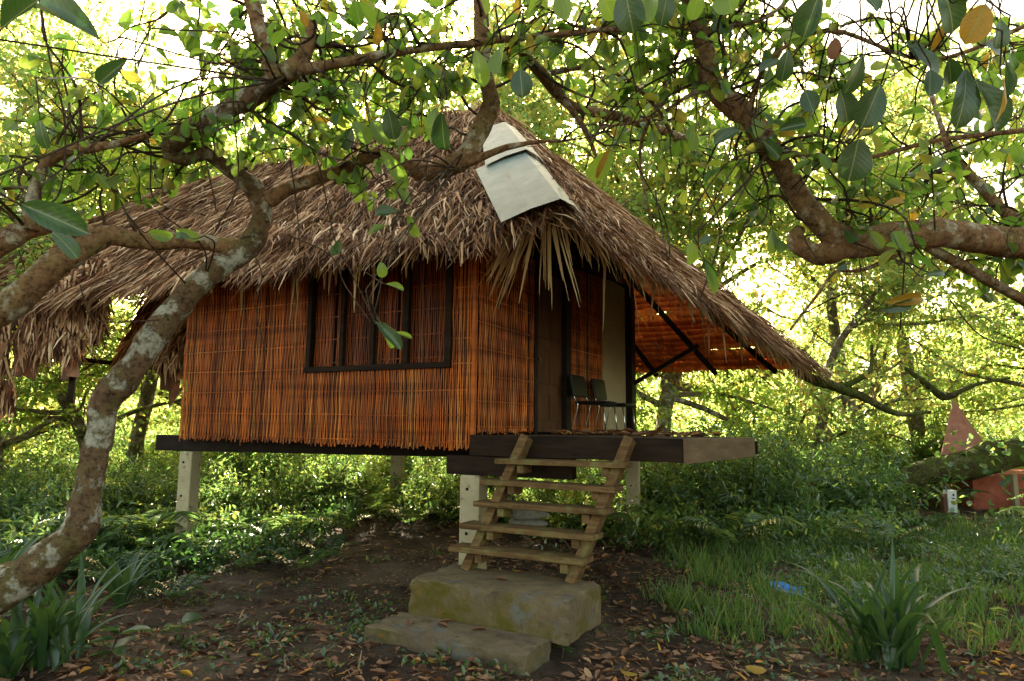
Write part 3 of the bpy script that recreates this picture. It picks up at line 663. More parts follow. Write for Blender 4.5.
# stones under the hut
def stone(px, py, Y, w_, h_, label, seed):
    import bmesh
    r = np.random.RandomState(seed); bm = bmesh.new(); bmesh.ops.create_icosphere(bm, subdivisions=3, radius=1); ph = r.rand(6) * 6
    for v in bm.verts:
        c = v.co; k = 1 + .12*math.sin(c.x*4+ph[0])+.1*math.sin(c.y*5+ph[1])+.08*math.sin(c.z*6+ph[2]); v.co = Vector((c.x*w_*k, c.y*w_*.7*k, max(-.6, min(.7, c.z))*h_*k))
    me = bpy.data.meshes.new('stone'); bm.to_mesh(me); bm.free(); me.materials.append(M['stone']); me.polygons.foreach_set('use_smooth', [True]*len(me.polygons))
    o = bpy.data.objects.new('stone', me); COL.objects.link(o); o.location = at(px, py, Y); tag(o, label, 'stone', 'stones stacked under the hut'); return o
stone(527, 524, 8.6, .26, .10, 'flat grey stone at the bottom of the pile under the hut', 1)
stone(528, 514, 8.6, .24, .09, 'flat grey stone in the middle of the pile under the hut', 2); stone(526, 506, 8.6, .16, .08, 'pale round stone on top of the pile under the hut', 3)
0 and stone(432, 512, 10.5, .22, .22, 'upright grey stone lump in the shade under the hut, left of the front post', 4)

# chairs
def chair(y, label):
    c = thing('chair', label, 'chair', tuple(hw(.10, y, DECK - .02 * y / 3.3)), UA, 'black chairs on the deck')
    def rbox(a, b_, name, m='chair_black', bv=.02):
        mb = MB(); mb.box(a, b_); return mb.build(name, m, c, bevel=bv)
    rbox((.06, -.20, .345), (.44, .20, .385), 'seat'); o = rbox((.0, -.215, -.0), (.035, .215, .26), 'backrest'); o.location = (.035, 0, .43); o.rotation_euler = (0, R(-9), 0)
    for yy in (-.19, .19):
        mb = MB(); mb.tube(spline([(.02, yy, 0), (.10, yy, .33), (.06, yy, .42), (-.01, yy, .67)], 5), [.007]*16, 8); mb.build('leg', 'chrome', c, True)
        mb = MB(); mb.tube([(.44, yy, 0), (.40, yy, .345)], [.007]*2, 8); mb.build('leg', 'chrome', c, True)
    return c
chair(2.12, 'black padded chair with thin chrome legs nearer the door'); chair(2.80, 'black padded chair with thin chrome legs beside the plywood panel')
# second-hand rag of dry leaves on the deck
def leaf_heap():
    r = np.random.RandomState(4); n = 150; x = np.clip(r.normal(1.25, .4, n), .1, 1.8); y = r.uniform(.08, 1.6, n); h = .012 * r.rand(n) + .05 * np.exp(-((x - 1.2)**2 + (y-.6)**2) / .06) * r.rand(n)
    P = np.stack([x, y, DECK + .01 + h], 1); P = np.array([hw(a, b_, c) for a, b_, c in P]); d = unit(r, n); d[:, 2] *= .10; nn = unit(r, n) * .3; nn[:, 2] += 1
    v, f = scatter(CV, CT, P, frames(d, nn), r.uniform(.03, .07, n), r.uniform(.07, .14, n)); o = fast_mesh('dry_leaves', v, f, 'dead'); tag(o, 'dry brown leaves littering the deck boards', 'leaf litter', kind='stuff')
leaf_heap()

# ------------------------------------------------------------------ foreground trees
LIMBS = []      # world polylines to grow twigs from: (pts, radii, tree)
def limb(tree, mb, pts, sides=12, rough=.07, seed=0, twigs=True, n=6):
    P = np.array([at(p[0], p[1], p[2]) for p in pts]); r = np.array([p[3] / 2 * p[2] / F * (.74 if tree == 'L' and seed == 1 else .84 if tree in 'LR' else 1) for p in pts])
    S = spline(np.column_stack([P, r]), n); rad = np.maximum(S[:, 3], .004)
    rs = np.random.RandomState(seed + 77); k = len(S)
    wob = np.stack([np.convolve(rs.randn(k + 4), np.ones(5) / 5, 'valid') for _ in range(3)], 1); S[:, :3] += wob * (rad * .22)[:, None]
    bump_ = 1 + .10 * np.convolve(rs.randn(k + 2), np.ones(3) / 3, 'valid'); mb.tube(S[:, :3], rad * bump_, sides, rough, seed)
    if twigs: LIMBS.append((S[:, :3], rad, tree))
    return S[:, :3], rad

lt = thing('gnarled_tree', 'leaning gnarled tree with white lichen patches on its trunk at the left', 'tree', tuple(on_ground(-95, 668)))
lt.location = (0, 0, 0)
mb = MB()
limb('L', mb, [(-120,720,3.9,80),(-60,640,3.9,64),(0,590,4.0,52),(42,565,4.0,46),(74,537,4.0,42),(90,490,4.05,40),(96,445,4.1,37),(103,405,4.1,38),(130,368,4.15,37),(165,322,4.2,34),(205,277,4.3,32),(246,247,4.4,32),(264,215,4.4,27),(254,190,4.4,26),(228,168,4.3,21),(206,154,4.2,18),(186,160,4.1,20),(170,152,4.05,24),(190,130,4.0,27),(240,103,3.9,30),(282,76,3.8,30)], 16, .06, 1)
tr = mb.build('trunk', 'bark', lt, True)
mb = MB(); limb('L', mb, [(246,250,4.4,22),(200,243,4.3,20),(150,241,4.2,22),(100,238,4.1,27),(60,262,4.0,32),(20,295,3.95,36),(-40,335,3.9,40)], 12, .07, 2)
limb('L', mb, [(95,240,4.1,22),(60,224,4.0,24),(20,232,3.9,26),(-30,262,3.8,28)], 12, .07, 3); limb('L', mb, [(32,230,3.9,20),(34,195,3.9,14),(52,158,3.9,14),(100,147,3.9,12),(150,135,3.9,7)], 10, .07, 4)
limb('L', mb, [(262,200,4.4,22),(292,187,4.4,18),(335,172,4.4,14),(378,156,4.4,17),(428,171,4.3,22),(462,160,4.2,27),(480,130,4.2,25),(491,103,4.2,22),(484,60,4.1,20),(481,0,4.0,18),(480,-80,3.9,14)], 12, .06, 5)
limb('L', mb, [(282,76,3.8,26),(305,55,3.8,20),(313,18,3.8,14)], 10, .08, 6); limb('L', mb, [(278,80,3.8,24),(266,48,3.75,20),(252,0,3.7,20),(246,-70,3.6,18)], 12, .06, 7)
limb('L', mb, [(290,72,3.8,16),(345,62,3.8,13),(410,50,3.75,10),(480,42,3.7,9),(540,36,3.7,8),(600,30,3.7,7),(632,24,3.65,5),(640,-20,3.6,3)], 8, .06, 8)
limb('L', mb, [(455,168,4.2,12),(500,150,4.1,8),(535,142,4.1,5),(562,141,4.1,3)], 7, .06, 9)
limb('L', mb, [(510,38,3.7,9),(545,78,4.2,14),(575,108,4.6,13),(625,118,5.2,12),(690,140,5.8,8)], 8, .07, 10); limb('L', mb, [(560,95,4.4,9),(585,130,4.4,7),(598,160,4.4,4)], 7, .07, 11)
limb('L', mb, [(540,75,4.2,8),(600,68,4.2,6),(650,100,4.2,5),(680,150,4.2,3)], 6, .07, 12, False); limb('L', mb, [(640,60,4.3,3),(665,85,4.4,6),(640,150,4.4,4),(655,240,4.4,2)], 6, .07, 13, False)
mb.build('limb', 'bark_red', lt, True)
rt = thing('arching_tree', 'thick reddish limb with pale lichen arching in from the right edge', 'tree')
mb = MB()
limb('R', mb, [(1330,700,4.6,70),(1310,480,4.7,62),(1230,300,4.7,50),(1120,248,4.5,42),(1024,243,4.3,38),(950,236,4.2,36),(880,240,4.15,36),(846,243,4.1,34),(815,214,4.05,28),(784,168,4.0,27),(750,122,3.9,31),(715,88,3.85,28),(702,40,3.8,22),(690,-10,3.7,22),(680,-90,3.6,18)], 14, .06, 21)
mb.build('trunk', 'bark_red', rt, True)
mb = MB(); limb('R', mb, [(872,243,4.15,28),(840,250,4.1,28),(812,252,4.1,24),(795,243,4.1,18),(800,228,4.1,14)], 10, .08, 22, False)
limb('R', mb, [(925,245,4.2,12),(962,265,4.4,13),(1005,290,4.6,12),(1060,320,4.8,12)], 8, .07, 23); limb('R', mb, [(905,252,4.2,5),(862,270,4.3,5),(835,272,4.3,4),(815,298,4.3,4),(790,330,4.3,3)], 7, .08, 24)
limb('R', mb, [(1060,232,4.6,22),(1010,214,4.7,14),(975,180,4.8,12),(950,150,4.8,8),(930,90,4.8,5)], 8, .07, 25)
limb('R', mb, [(712,85,3.85,12),(690,95,3.9,6),(650,118,4.0,4),(600,128,4.0,3)], 6, .07, 26, False); limb('R', mb, [(770,150,3.95,8),(850,160,3.8,6),(940,140,3.7,6),(1030,130,3.6,7)], 7, .07, 27)
limb('R', mb, [(745,118,3.9,7),(770,60,3.8,6),(830,30,3.7,6),(930,60,3.5,5),(1040,20,3.4,6)], 7, .07, 28); limb('R', mb, [(700,30,3.8,7),(760,20,3.7,5),(800,-10,3.7,4)], 6, .07, 29)
mb.build('limb', 'bark_red', rt, True)

# where the foreground leaves may reach: lower edge in view, by column
BX = [-60, 0, 60, 110, 180, 240, 300, 345, 400, 440, 500, 540, 590, 650, 690, 740, 800, 900, 1080]
BY = [300, 270, 230, 215, 215, 185, 175, 215, 215, 150, 95, 90, 150, 175, 240, 260, 250, 290, 330]
def grow(tree, seed, n_tw, parent, leafsize=.115, dens=1.0):
    r = np.random.RandomState(seed); mb = MB(); LP = []; LD = []
    ls = [l for l in LIMBS if l[2] == tree]; wts = np.array([len(l[0]) for l in ls], float); wts /= wts.sum()
    def path(p, d, L, k=7, droop=-.10):
        out = [p]; d = d / np.linalg.norm(d)
        for i in range(k):
            d = d + r.normal(0, .32, 3); d[2] += droop * .5; d /= np.linalg.norm(d); out.append(out[-1] + d * L / k)
        return np.array(out)
    def ok(q, m=8):
        x, y, dz = proj(q); return (y < np.interp(x, BX, BY) - m) & (dz > .9)
    cnt = 0; tries = 0
    while cnt < n_tw and tries < n_tw * 12:
        tries += 1; l = ls[r.choice(len(ls), p=wts)]; i = r.randint(0, len(l[0])); p = l[0][i]
        x, y, dz = proj(p)
        if y[0] > 260 or x[0] < -140 or x[0] > 1160: continue
        d = unit(r, 1)[0]; d[2] = d[2] * .6 + .15; d[1] = abs(d[1]) if r.rand() < .85 else d[1]; L = r.uniform(.45, 1.3); q = path(p, d, L)
        if not ok(q[2:]).all(): continue
        cnt += 1; q = spline(q, 3); k = len(q); mb.tube(q, np.linspace(min(l[1][i] * .5, .011), .003, k), 5)
        for j in range(r.randint(4, 8)):
            i2 = r.randint(4, k); d2 = unit(r, 1)[0]; d2[2] -= .05; d2[1] += .3; q2 = path(q[i2], d2, r.uniform(.18, .5), 5)
            if not ok(q2).all(): continue
            mb.tube(q2, np.linspace(.0038, .0016, len(q2)), 4)
            nl = max(0, int(r.poisson(3.4 * dens)))
            for m_ in range(nl):
                t = r.uniform(.35, 1.0); ii = min(len(q2) - 2, int(t * (len(q2) - 1))); pp = q2[ii]; dd = (q2[-1] - q2[0]) / .3 * .5 + unit(r, 1)[0] * .8
                dd[2] -= .25
                if ok(pp + dd / np.linalg.norm(dd) * leafsize, 2)[0]: LP.append(pp); LD.append(dd)
    tw = mb.build('twig', 'twig', parent, True)
    LP = np.array(LP); LD = np.array(LD); n = len(LP); nr_ = unit(r, n); nr_[:, 2] = np.abs(nr_[:, 2]) + .5; L = leafsize * r.uniform(.55, 1.3, n)
    Fr = frames(LD, nr_); Wl = L * r.uniform(.58, .78, n); VV = []; FF = []; UU = []; off = 0
    for q in range(3):
        k_ = np.arange(n) % 3 == q; v, f = scatter(TP[q][0], TP[q][1], LP[k_], Fr[k_], Wl[k_], L[k_]); VV.append(v); FF += [g + off for g in f]; off += len(v); UU.append(np.tile(TP[q][2], (int(k_.sum()), 1)))
    fast_mesh('leaves', np.concatenate(VV), FF, 'leaf_near', parent, True, np.concatenate(UU))
    return n
n1 = grow('L', 101, 135, lt, .105, .95); n2 = grow('R', 202, 110, rt, .105, .9); print('near leaves', n1, n2)

# leaves that stand out, each on its own shoot: px, py of the stalk end, depth, length px, angle (deg, 0 = right, 90 = up), width ratio, face turn
def hero(lst, parent, m, tree, name='big_leaf'):
    r = np.random.RandomState(9); P = []; D = []; Nn = []; S = []; Wd = []; mb = MB()
    SH = []
    right = CR @ np.array([1, 0, 0]); up_ = CR @ np.array([0, 1, 0]); fw_ = CR @ np.array([0, 0, -1])
    for (px, py, Y, L, ang, wr) in lst:
        p = at(px, py, Y); a = R(ang); d = right * math.cos(a) + up_ * math.sin(a) + fw_ * r.normal(0, .25); P.append(p); D.append(d)
        Nn.append(-fw_ + r.normal(0, .35, 3) + np.array([0, 0, .4])); S.append(L * Y / F); Wd.append(L * Y / F * wr)
        mb = MB(); SH.append(mb); q = spline([p + (-d * .10 + np.array([0, 0, .05])) + r.normal(0, .02, 3), p - d * .03, p], 4); base_ = list(q)
        best = min(((np.linalg.norm(l[0] - p, axis=1).min(), l) for l in LIMBS if l[2] == tree), key=lambda z: z[0])[1]; i = np.linalg.norm(best[0] - p, axis=1).argmin(); e = best[0][i]; s0 = q[0]
        mid = (e + s0) / 2 + np.array([0, 0, .08]) + r.normal(0, .06, 3); q = list(spline([e, mid, s0], 7)) + base_[1:]; mb.tube(q, np.linspace(.006, .002, len(q)), 5)
    Fr = frames(np.array(D), np.array(Nn))
    for i in range(len(P)):
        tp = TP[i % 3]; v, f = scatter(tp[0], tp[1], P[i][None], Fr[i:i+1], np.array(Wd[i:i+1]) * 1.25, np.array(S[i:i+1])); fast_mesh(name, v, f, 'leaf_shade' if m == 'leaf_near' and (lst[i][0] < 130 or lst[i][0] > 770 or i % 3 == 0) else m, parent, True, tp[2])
    for mb in SH: mb.build('shoot', 'twig', parent, True)
hero([(23,205,1.7,66,-22,.45),(52,232,2.0,32,-40,.6),(100,40,2.6,95,150,.32),(128,60,2.4,42,215,.4),(40,120,2.8,28,-80,.5),(2,28,2.0,55,25,.4),(442,112,3.2,40,-92,.55),(436,108,3.3,30,-100,.5),
      (372,120,3.4,30,-60,.65),(388,108,3.3,32,-80,.6),(352,122,3.4,26,-40,.7),(410,205,3.6,28,140,.6),(398,212,3.6,24,180,.6),(386,226,3.6,20,190,.6),(408,214,3.6,26,-70,.4),(352,128,3.6,24,250,.6),(380,150,3.5,46,-50,.36),
      (505,42,3.0,38,-100,.75),(520,70,3.2,30,-85,.8),(475,50,3.1,36,-70,.5),(560,-6,2.8,34,-80,.6),(625,-10,2.8,45,-80,.75),(600,-8,2.8,30,-60,.7),(650,-8,2.8,40,-95,.7),(668,-10,2.9,36,-100,.6),
      (612,150,3.2,36,235,.6),(618,152,3.2,22,-15,.6),(332,246,3.0,10,-70,.8),(381,262,3.2,15,-80,.75),(386,284,3.2,20,-20,.35),(376,322,3.2,38,-42,.35),(384,330,3.2,24,-62,.35),(395,332,3.2,18,-20,.3),(340,240,3.4,16,-110,.6),(176,230,3.4,22,-20,.5),(148,232,3.4,24,-10,.5),(190,238,3.4,18,170,.5)], lt, 'leaf_near', 'L')
hero([(858,140,2.9,42,-100,.85),(862,55,2.7,38,-95,.8),(880,85,2.7,46,-110,.65),(905,42,2.7,26,-40,.8),(912,48,2.7,40,-35,.6),(930,70,2.6,32,-100,.6),(948,58,2.6,30,-60,.7),(965,70,2.6,62,-100,.5),(975,80,2.6,60,-70,.5),(958,0,2.3,45,20,.6),(985,45,2.5,34,-10,.7),(1005,60,2.5,40,-80,.6),
      (1000,20,2.4,30,-95,.9),(940,-15,2.3,50,-60,.7),(820,-8,2.8,46,-105,.65),(860,-10,2.8,30,-40,.9),(700,-12,2.9,30,-100,.6),(724,-14,2.9,34,-80,.9),(740,130,3.2,32,205,.5),(752,118,3.3,20,-60,.8),(778,130,3.2,28,10,.5),(762,140,3.2,26,-40,.5),(788,50,3.0,30,-100,.6),(805,90,3.2,28,-80,.7),(840,90,3.3,34,-70,.8),
      (780,60,3.1,22,190,.6),(700,120,3.4,24,240,.5),(702,258,3.2,28,-60,.4),(690,240,3.2,24,-80,.6),(705,262,3.2,34,-75,.3),(712,238,3.2,14,200,.7),(728,246,3.3,24,-50,.3),(695,132,3.3,20,-100,.55),(880,310,3.6,36,15,.35),(925,275,3.4,26,10,.3),(835,268,3.8,14,20,.7)], rt, 'leaf_near', 'R')
hero([(985,5,2.2,42,-115,.75),(1002,78,2.3,44,-70,.6),(948,20,2.6,34,-115,.2),(884,303,3.6,42,8,.3),(884,205,3.6,22,20,.4)], rt, 'yellow', 'R', 'yellow_leaf')
hero([(610,148,3.2,34,-115,.2),(378,22,3.2,22,-90,.5),(300,10,3.2,18,-70,.5)], lt, 'yellow', 'L', 'yellow_leaf')
hero([(836,38,3.1,22,-100,.7),(862,68,3.1,24,-95,.5)], rt, 'dead', 'R', 'withered_leaf')

# hanging creepers, part of the left tree
mb = MB(); r = np.random.RandomState(61)
for pts in ([(262,60,3.6),(240,62,3.6),(233,100,3.5),(238,180,3.5),(218,225,3.5),(215,232,3.5)], [(40,0,3),(50,60,3),(63,110,3),(65,160,3),(55,200,3),(20,205,3)], [(288,235,4.2),(330,255,4.2),(345,285,4.2),(370,322,4.0)],
            [(312,150,4),(320,170,4),(335,240,4),(350,270,4),(376,324,3.9)], [(250,245,4.3),(262,275,4.3),(255,300,4.3),(265,352,4.3)], [(290,160,4),(296,200,4),(300,250,4)], [(80,285,4),(90,315,4),(110,322,4),(160,320,4)], [(420,60,3.9),(446,100,3.9),(440,60,3.9)],
            [(145,0,4),(135,60,4),(150,150,4),(155,200,4),(205,215,4)], [(700,60,3.7),(640,90,3.8),(600,128,4),(585,170,4)], [(660,80,4),(630,140,4),(665,220,4),(668,260,4),(655,190,4)], [(205,60,3.8),(200,120,3.8),(216,210,3.8)]):
    P = [at(*p) for p in pts]; q = spline(P, 7); mb.tube(q, np.full(len(q), .0045), 5)
mb.build('creeper', 'twig', lt, True)
mb = MB()
for pts in ([(765,0,3.8),(760,60,3.8),(755,120,3.8)], [(860,0,3.5),(862,80,3.5),(850,130,3.5),(790,190,3.8)], [(905,0,3.5),(900,60,3.5),(950,100,3.5)], [(700,180,4),(720,230,4),(700,300,4)], [(735,20,3.8),(690,60,3.9),(674,120,3.9)], [(930,140,3.8),(935,230,4)], [(950,300,4.2),(980,335,4.2),(1024,350,4.1)], [(905,255,4.2),(900,330,4.3)]):
    P = [at(*p) for p in pts]; q = spline(P, 7); mb.tube(q, np.full(len(q), .005), 5)
mb.build('creeper', 'twig', rt, True)

# ------------------------------------------------------------------ woodland: background trees
def make_tree(name, seed, h, spread, nleaf, lsize, m, label, low=.3, bark='bark_far', rad=.13):
    r = np.random.RandomState(seed); t = thing(name, label, 'tree', group='trees of the wood behind the hut'); mb = MB()
    k = 8; P = [np.array([0, 0, -.2])]; d = np.array([r.normal(0, .2), r.normal(0, .2), 1])
    for i in range(k): d = d + r.normal(0, .16, 3); d[2] = abs(d[2]) + .2; d /= np.linalg.norm(d); P.append(P[-1] + d * h * .75 / k)
    S = spline(P, 4); n_ = len(S); rr = np.linspace(rad, rad * .3, n_); mb.tube(S, rr, 10, .06, seed)
    cl = []
    for b_ in range(15):
        i = int(n_ * r.uniform(low, .98)); i = min(i, n_ - 1); a = r.rand() * 6.28; e = np.array([math.cos(a), math.sin(a), r.uniform(-.1, .8)]); L = spread * r.uniform(.45, 1.0); Q = [S[i]]
        for j in range(6): e = e + r.normal(0, .25, 3); e /= np.linalg.norm(e); Q.append(Q[-1] + e * L / 6)
        Q = spline(Q, 3); mb.tube(Q, np.linspace(rr[i] * .5, .012, len(Q)), 6)
        for j in (6, 9, 12, 15, 18):
            if j < len(Q): cl.append((Q[j], .20 + .24 * r.rand()))
        for s_ in range(5):
            j = r.randint(6, len(Q)); e2 = unit(r, 1)[0]; Q2 = [Q[j]]
            for _ in range(4): e2 = e2 + r.normal(0, .25, 3); e2 /= np.linalg.norm(e2); Q2.append(Q2[-1] + e2 * r.uniform(.15, .30))
            mb.tube(np.array(Q2), np.linspace(.014, .004, len(Q2)), 4); cl.append((Q2[-1], .22 + .25 * r.rand())); cl.append((Q2[2], .16))
    mb.build('trunk', bark, t, True)
    C = np.array([c for c, _ in cl]); Rr = np.array([q for _, q in cl]); wgt = Rr**2; ix = r.choice(len(C), nleaf, p=wgt / wgt.sum())
    pos = C[ix] + unit(r, nleaf) * (Rr[ix] * r.rand(nleaf)**.55)[:, None] * np.array([1.1, 1.1, .7])
    leaves('crown', r, pos, lsize, m, t, 'H', .35, None, .52)
    return t
TL = [('pale green leafy tree with thin branching limbs in the wood', 'leaf_mid'), ('golden backlit tree glowing in the wood behind', 'leaf_gold'), ('dense bushy green tree of the wood', 'leaf_mid'), ('tall airy tree with sunlit yellow green leaves', 'leaf_gold')]
protos = [make_tree('wood_tree', 301, 8.5, 3.2, 8500, .105, 'leaf_mid', TL[0][0], .25), make_tree('golden_tree', 302, 7.5, 3.4, 8500, .105, 'leaf_gold', TL[1][0], .22), make_tree('bushy_tree', 303, 5.5, 2.8, 8000, .095, 'leaf_mid', TL[2][0], .15), make_tree('airy_tree', 304, 10, 3.6, 9500, .115, 'leaf_gold', TL[3][0], .5)]
spots = [(3.4, 16, 3, 1.3), (11.2, 13.2, 0, 1.35), (5.5, 17.5, 1, 1.7), (-6.2, 17, 0, 1.5), (-7.5, 14, 3, 1.25), (-2.6, 17.5, 3, 1.75), (9.6, 15.5, 3, 1.5), (2.6, 19.5, 3, 1.8), (-12.5, 12.5, 3, 1.3), (-5.5, 14.5, 3, 1.3), (-1.0, 15.2, 3, 1.35), (3.2, 15, 0, 1.45), (7.2, 14, 3, 1.25), (-10.5, 14, 3, 1.3), (11.5, 13, 0, 1.4), (1.2, 18.5, 1, 1.7), (-8.5, 17.5, 1, 1.6),
         (-7.5, 12.5, 0), (-4.2, 15.5, 1), (-.8, 16.5, 3), (2.2, 14.5, 0), (5.8, 13.2, 1), (7.6, 16, 0), (11.8, 11.0, 3), (-10.5, 10.5, 1), (-12, 16, 3), (9.5, 17, 1), (13, 14, 0),
         (-9, 20, 2), (12.5, 20, 2), (17, 19, 1), (-7.6, 10.2, 0), (18, 26, 0), (-18, 21, 1), (-15, 30, 2), (21, 31, 3)]
used = set(); rr = random.Random(5)
for i, sp in enumerate(spots):
    x, y, k = sp[:3]; z = float(gz(x, y)) - .02; s_ = rr.uniform(.85, 1.15); s_ = sp[3] if len(sp) > 3 else s_; a = rr.uniform(0, 6.28)
    if k not in used: used.add(k); o = protos[k]; o.location = (x, y, z); o.rotation_euler = (0, 0, a); o.scale = (s_,) * 3
    else: dup(protos[k], (x, y, z), a, s_)

# shrubs
def make_shrub(name, seed, h, n, size, m, label, grp, shape='H', asp=.42):
    r = np.random.RandomState(seed); t = thing(name, label, 'shrub', group=grp); mb = MB(); tips = []
    for k in range(16):
        a = r.rand() * 6.28; e = np.array([math.cos(a) * .6, math.sin(a) * .6, 1.0]); Q = [np.array([r.normal(0, .08), r.normal(0, .08), -.05])]; L = h * r.uniform(.6, 1.1)
        for j in range(5): e = e + r.normal(0, .22, 3); e /= np.linalg.norm(e); Q.append(Q[-1] + e * L / 5)
        Q = spline(Q, 3); mb.tube(Q, np.linspace(.016, .004, len(Q)), 5); tips += [(q, .12 + .25 * r.rand()) for q in Q[5:]]
    mb.build('stem', 'twig', t, True); C = np.array([c for c, _ in tips]); Rr = np.array([q for _, q in tips]); ix = r.randint(0, len(C), n)
    pos = C[ix] + unit(r, n) * (Rr[ix] * r.rand(n)**.5)[:, None]; leaves('foliage', r, pos, size, m, t, shape, .25, None, asp); return t
GS = 'shrubs of the undergrowth behind the hut'
shr = [make_shrub('shrub', 401, 1.5, 2300, .135, 'leaf_shrub', 'leafy dark green shrub in the undergrowth', GS, 'H', .30), make_shrub('shrub', 402, 1.1, 2200, .085, 'leaf_mid', 'sunlit light green shrub in the undergrowth', GS),
       make_shrub('shrub', 403, 2.2, 3600, .11, 'leaf_shrub', 'tall loose green shrub at the edge of the wood', GS), make_shrub('shrub', 404, 1.0, 2000, .13, 'leaf_fern', 'low dark shrub with narrow glossy leaves', GS, 'H', .26)]
def clear_of_hut(x, y, m=.3):
    s, t = whut(np.array([[x, y, 0]])); s, t = s[0], t[0]
    return not (-4.3 - m < s < 2.2 + m and -1.9 - m < t < 3.3 + m)
rr = random.Random(12); used = set(); cnt = 0; tries = 0
for px_, py_, Y_, k, sc_ in ((690, 470, 10.2, 0, .75), (725, 470, 10.8, 0, .9), (765, 470, 10.4, 0, .85), (800, 470, 11.0, 0, 1.0), (838, 470, 10.6, 0, .85), (872, 470, 11.2, 0, .9), (745, 470, 11.6, 0, 1.0), (820, 470, 12, 2, .8), (662, 470, 10.6, 3, 1.1),
        (60, 470, 8.8, 0, .6), (120, 470, 9.5, 3, .9), (160, 470, 9.6, 0, .62), (250, 470, 10.6, 0, .6), (320, 470, 11.4, 3, .9), (360, 470, 11.8, 0, .7), (430, 470, 11.6, 0, .6), (20, 470, 9.5, 0, .7), (560, 470, 11.5, 0, .6)):
    q_ = at(px_, py_, Y_)
    if k not in used: used.add(k); o = shr[k]; o.location = (q_[0], q_[1], float(gz(q_[0], q_[1]))); o.scale = (sc_,) * 3
    else: dup(shr[k], (q_[0], q_[1], float(gz(q_[0], q_[1]))), px_ * .1, sc_)
while cnt < 150 and tries < 4000:
    tries += 1; y = rr.uniform(7.5, 24) ; x = rr.uniform(-.85, .9) * y
    if not clear_of_hut(x, y, .4): continue
    px, py, _ = proj(np.array([x, y, 0]));
    if px[0] > 640 and y < 10.5: continue
    if 850 < px[0] < 1120 and y < 15: continue
    if px[0] < 640 and y < 8.2: continue
    k = rr.choice([0, 0, 1, 2, 3] if y > 13 else [0, 1, 3, 1, 3]); z = float(gz(x, y)) - .02; s_ = rr.uniform(.6, 1.05) * (1 if y > 12 else .72); a = rr.uniform(0, 6.28); cnt += 1
    if k not in used: used.add(k); o = shr[k]; o.location = (x, y, z); o.scale = (s_,) * 3
    else: dup(shr[k], (x, y, z), a, s_)

# ferns
def make_fern(name, seed, nf, L, label, grp, pin=.13, asp=.20, m='leaf_fern', arch=.9):
    r = np.random.RandomState(seed); t = thing(name, label, 'fern', group=grp); P = []; D = []; S = []; Nn = []; mb = MB()
    for k in range(nf):
        a = 6.28 * k / nf + r.normal(0, .3); l = L * r.uniform(.7, 1.15); o_ = np.array([math.cos(a), math.sin(a), 0]); n = 18; pts = []
        for i in range(n + 1):
            q = i / n; pts.append(o_ * l * q * .78 + np.array([0, 0, 1]) * l * (1.2 * q - arch * .95 * q * q + .02))
        pts = np.array(pts); mb.tube(pts, np.linspace(.006, .002, n + 1), 4, cap=False); T = np.gradient(pts, axis=0); T /= np.linalg.norm(T, axis=1)[:, None]
        sd = np.cross(o_, [0, 0, 1])
        for i in range(3, n + 1):
            q = i / n; pl = pin * math.sin(math.pi * (q * .85 + .12)) * l / .7
            for sg in (-1, 1): P.append(pts[i]); D.append(sd * sg + T[i] * .45 + np.array([0, 0, -.18]) + r.normal(0, .05, 3)); S.append(pl * r.uniform(.85, 1.1)); Nn.append(np.cross(sd, T[i]) * 1 + r.normal(0, .15, 3) + np.array([0, 0, .6]))
    mb.build('stalk', 'twig', t, True); S = np.array(S); v, f = scatter(HV, HT, np.array(P), frames(np.array(D), np.array(Nn)), S * asp, S); fast_mesh('fronds', v, f, m, t); return t
GF = 'ferns in the undergrowth'
frn = [make_fern('fern', 501, 9, .75, 'dark green arching fern in the undergrowth', GF, .15, .20), make_fern('fern', 502, 7, .6, 'small feathery fern in the undergrowth', GF, .13, .26), make_fern('fern', 503, 10, .95, 'wide spreading fern with long narrow leaflets', GF, .20, .15, 'leaf_shrub')]
rr = random.Random(77); used = set(); cnt = 0; tries = 0
FS = [(212, 530, 1.0), (235, 545, .8), (265, 520, 1.0), (290, 540, .9), (245, 575, .7), (150, 560, .9), (175, 600, .7), (110, 590, 1), (20, 500, 1.2), (60, 520, 1.1), (130, 520, 1.1), (360, 520, .9), (410, 530, .9), (330, 515, 1.1), (560, 520, .7), (600, 510, .8),
      (700, 490, 1.0), (740, 480, 1.2), (800, 470, 1.3), (850, 480, 1.2), (880, 470, 1.3), (770, 510, 1.0), (840, 510, 1.0), (720, 520, .9), (660, 500, 1.0), (895, 505, 1.2), (700, 508, 1.6), (742, 512, 1.5), (790, 508, 1.7), (835, 510, 1.6), (868, 512, 1.3), (680, 520, 1.2), (780, 478, 1.7), (660, 485, 1.3), (830, 482, 1.7), (865, 486, 1.6), (750, 488, 1.5), (715, 492, 1.4), (900, 484, 1.5), (800, 492, 1.5), (850, 500, 1.3), (925, 530, .8), (800, 535, .7), (300, 575, 1.2), (325, 560, 1.1), (270, 548, 1.0), (250, 560, .8), (345, 535, .9), (205, 560, .9), (228, 530, 1.0), (430, 515, 1), (385, 512, 1), (140, 540, 1.1), (90, 530, 1.2)]
for px, py, s_ in FS:
    p = on_ground(px, py); k = rr.choice([0, 1, 2]); 
    a = rr.uniform(0, 6.28); z = float(gz(p[0], p[1])); s_ *= 1.05 if px > 620 else .85
    if k not in used: used.add(k); o = frn[k]; o.location = (p[0], p[1], z); o.scale = (s_,) * 3
    else: dup(frn[k], (p[0], p[1], z), a, s_)
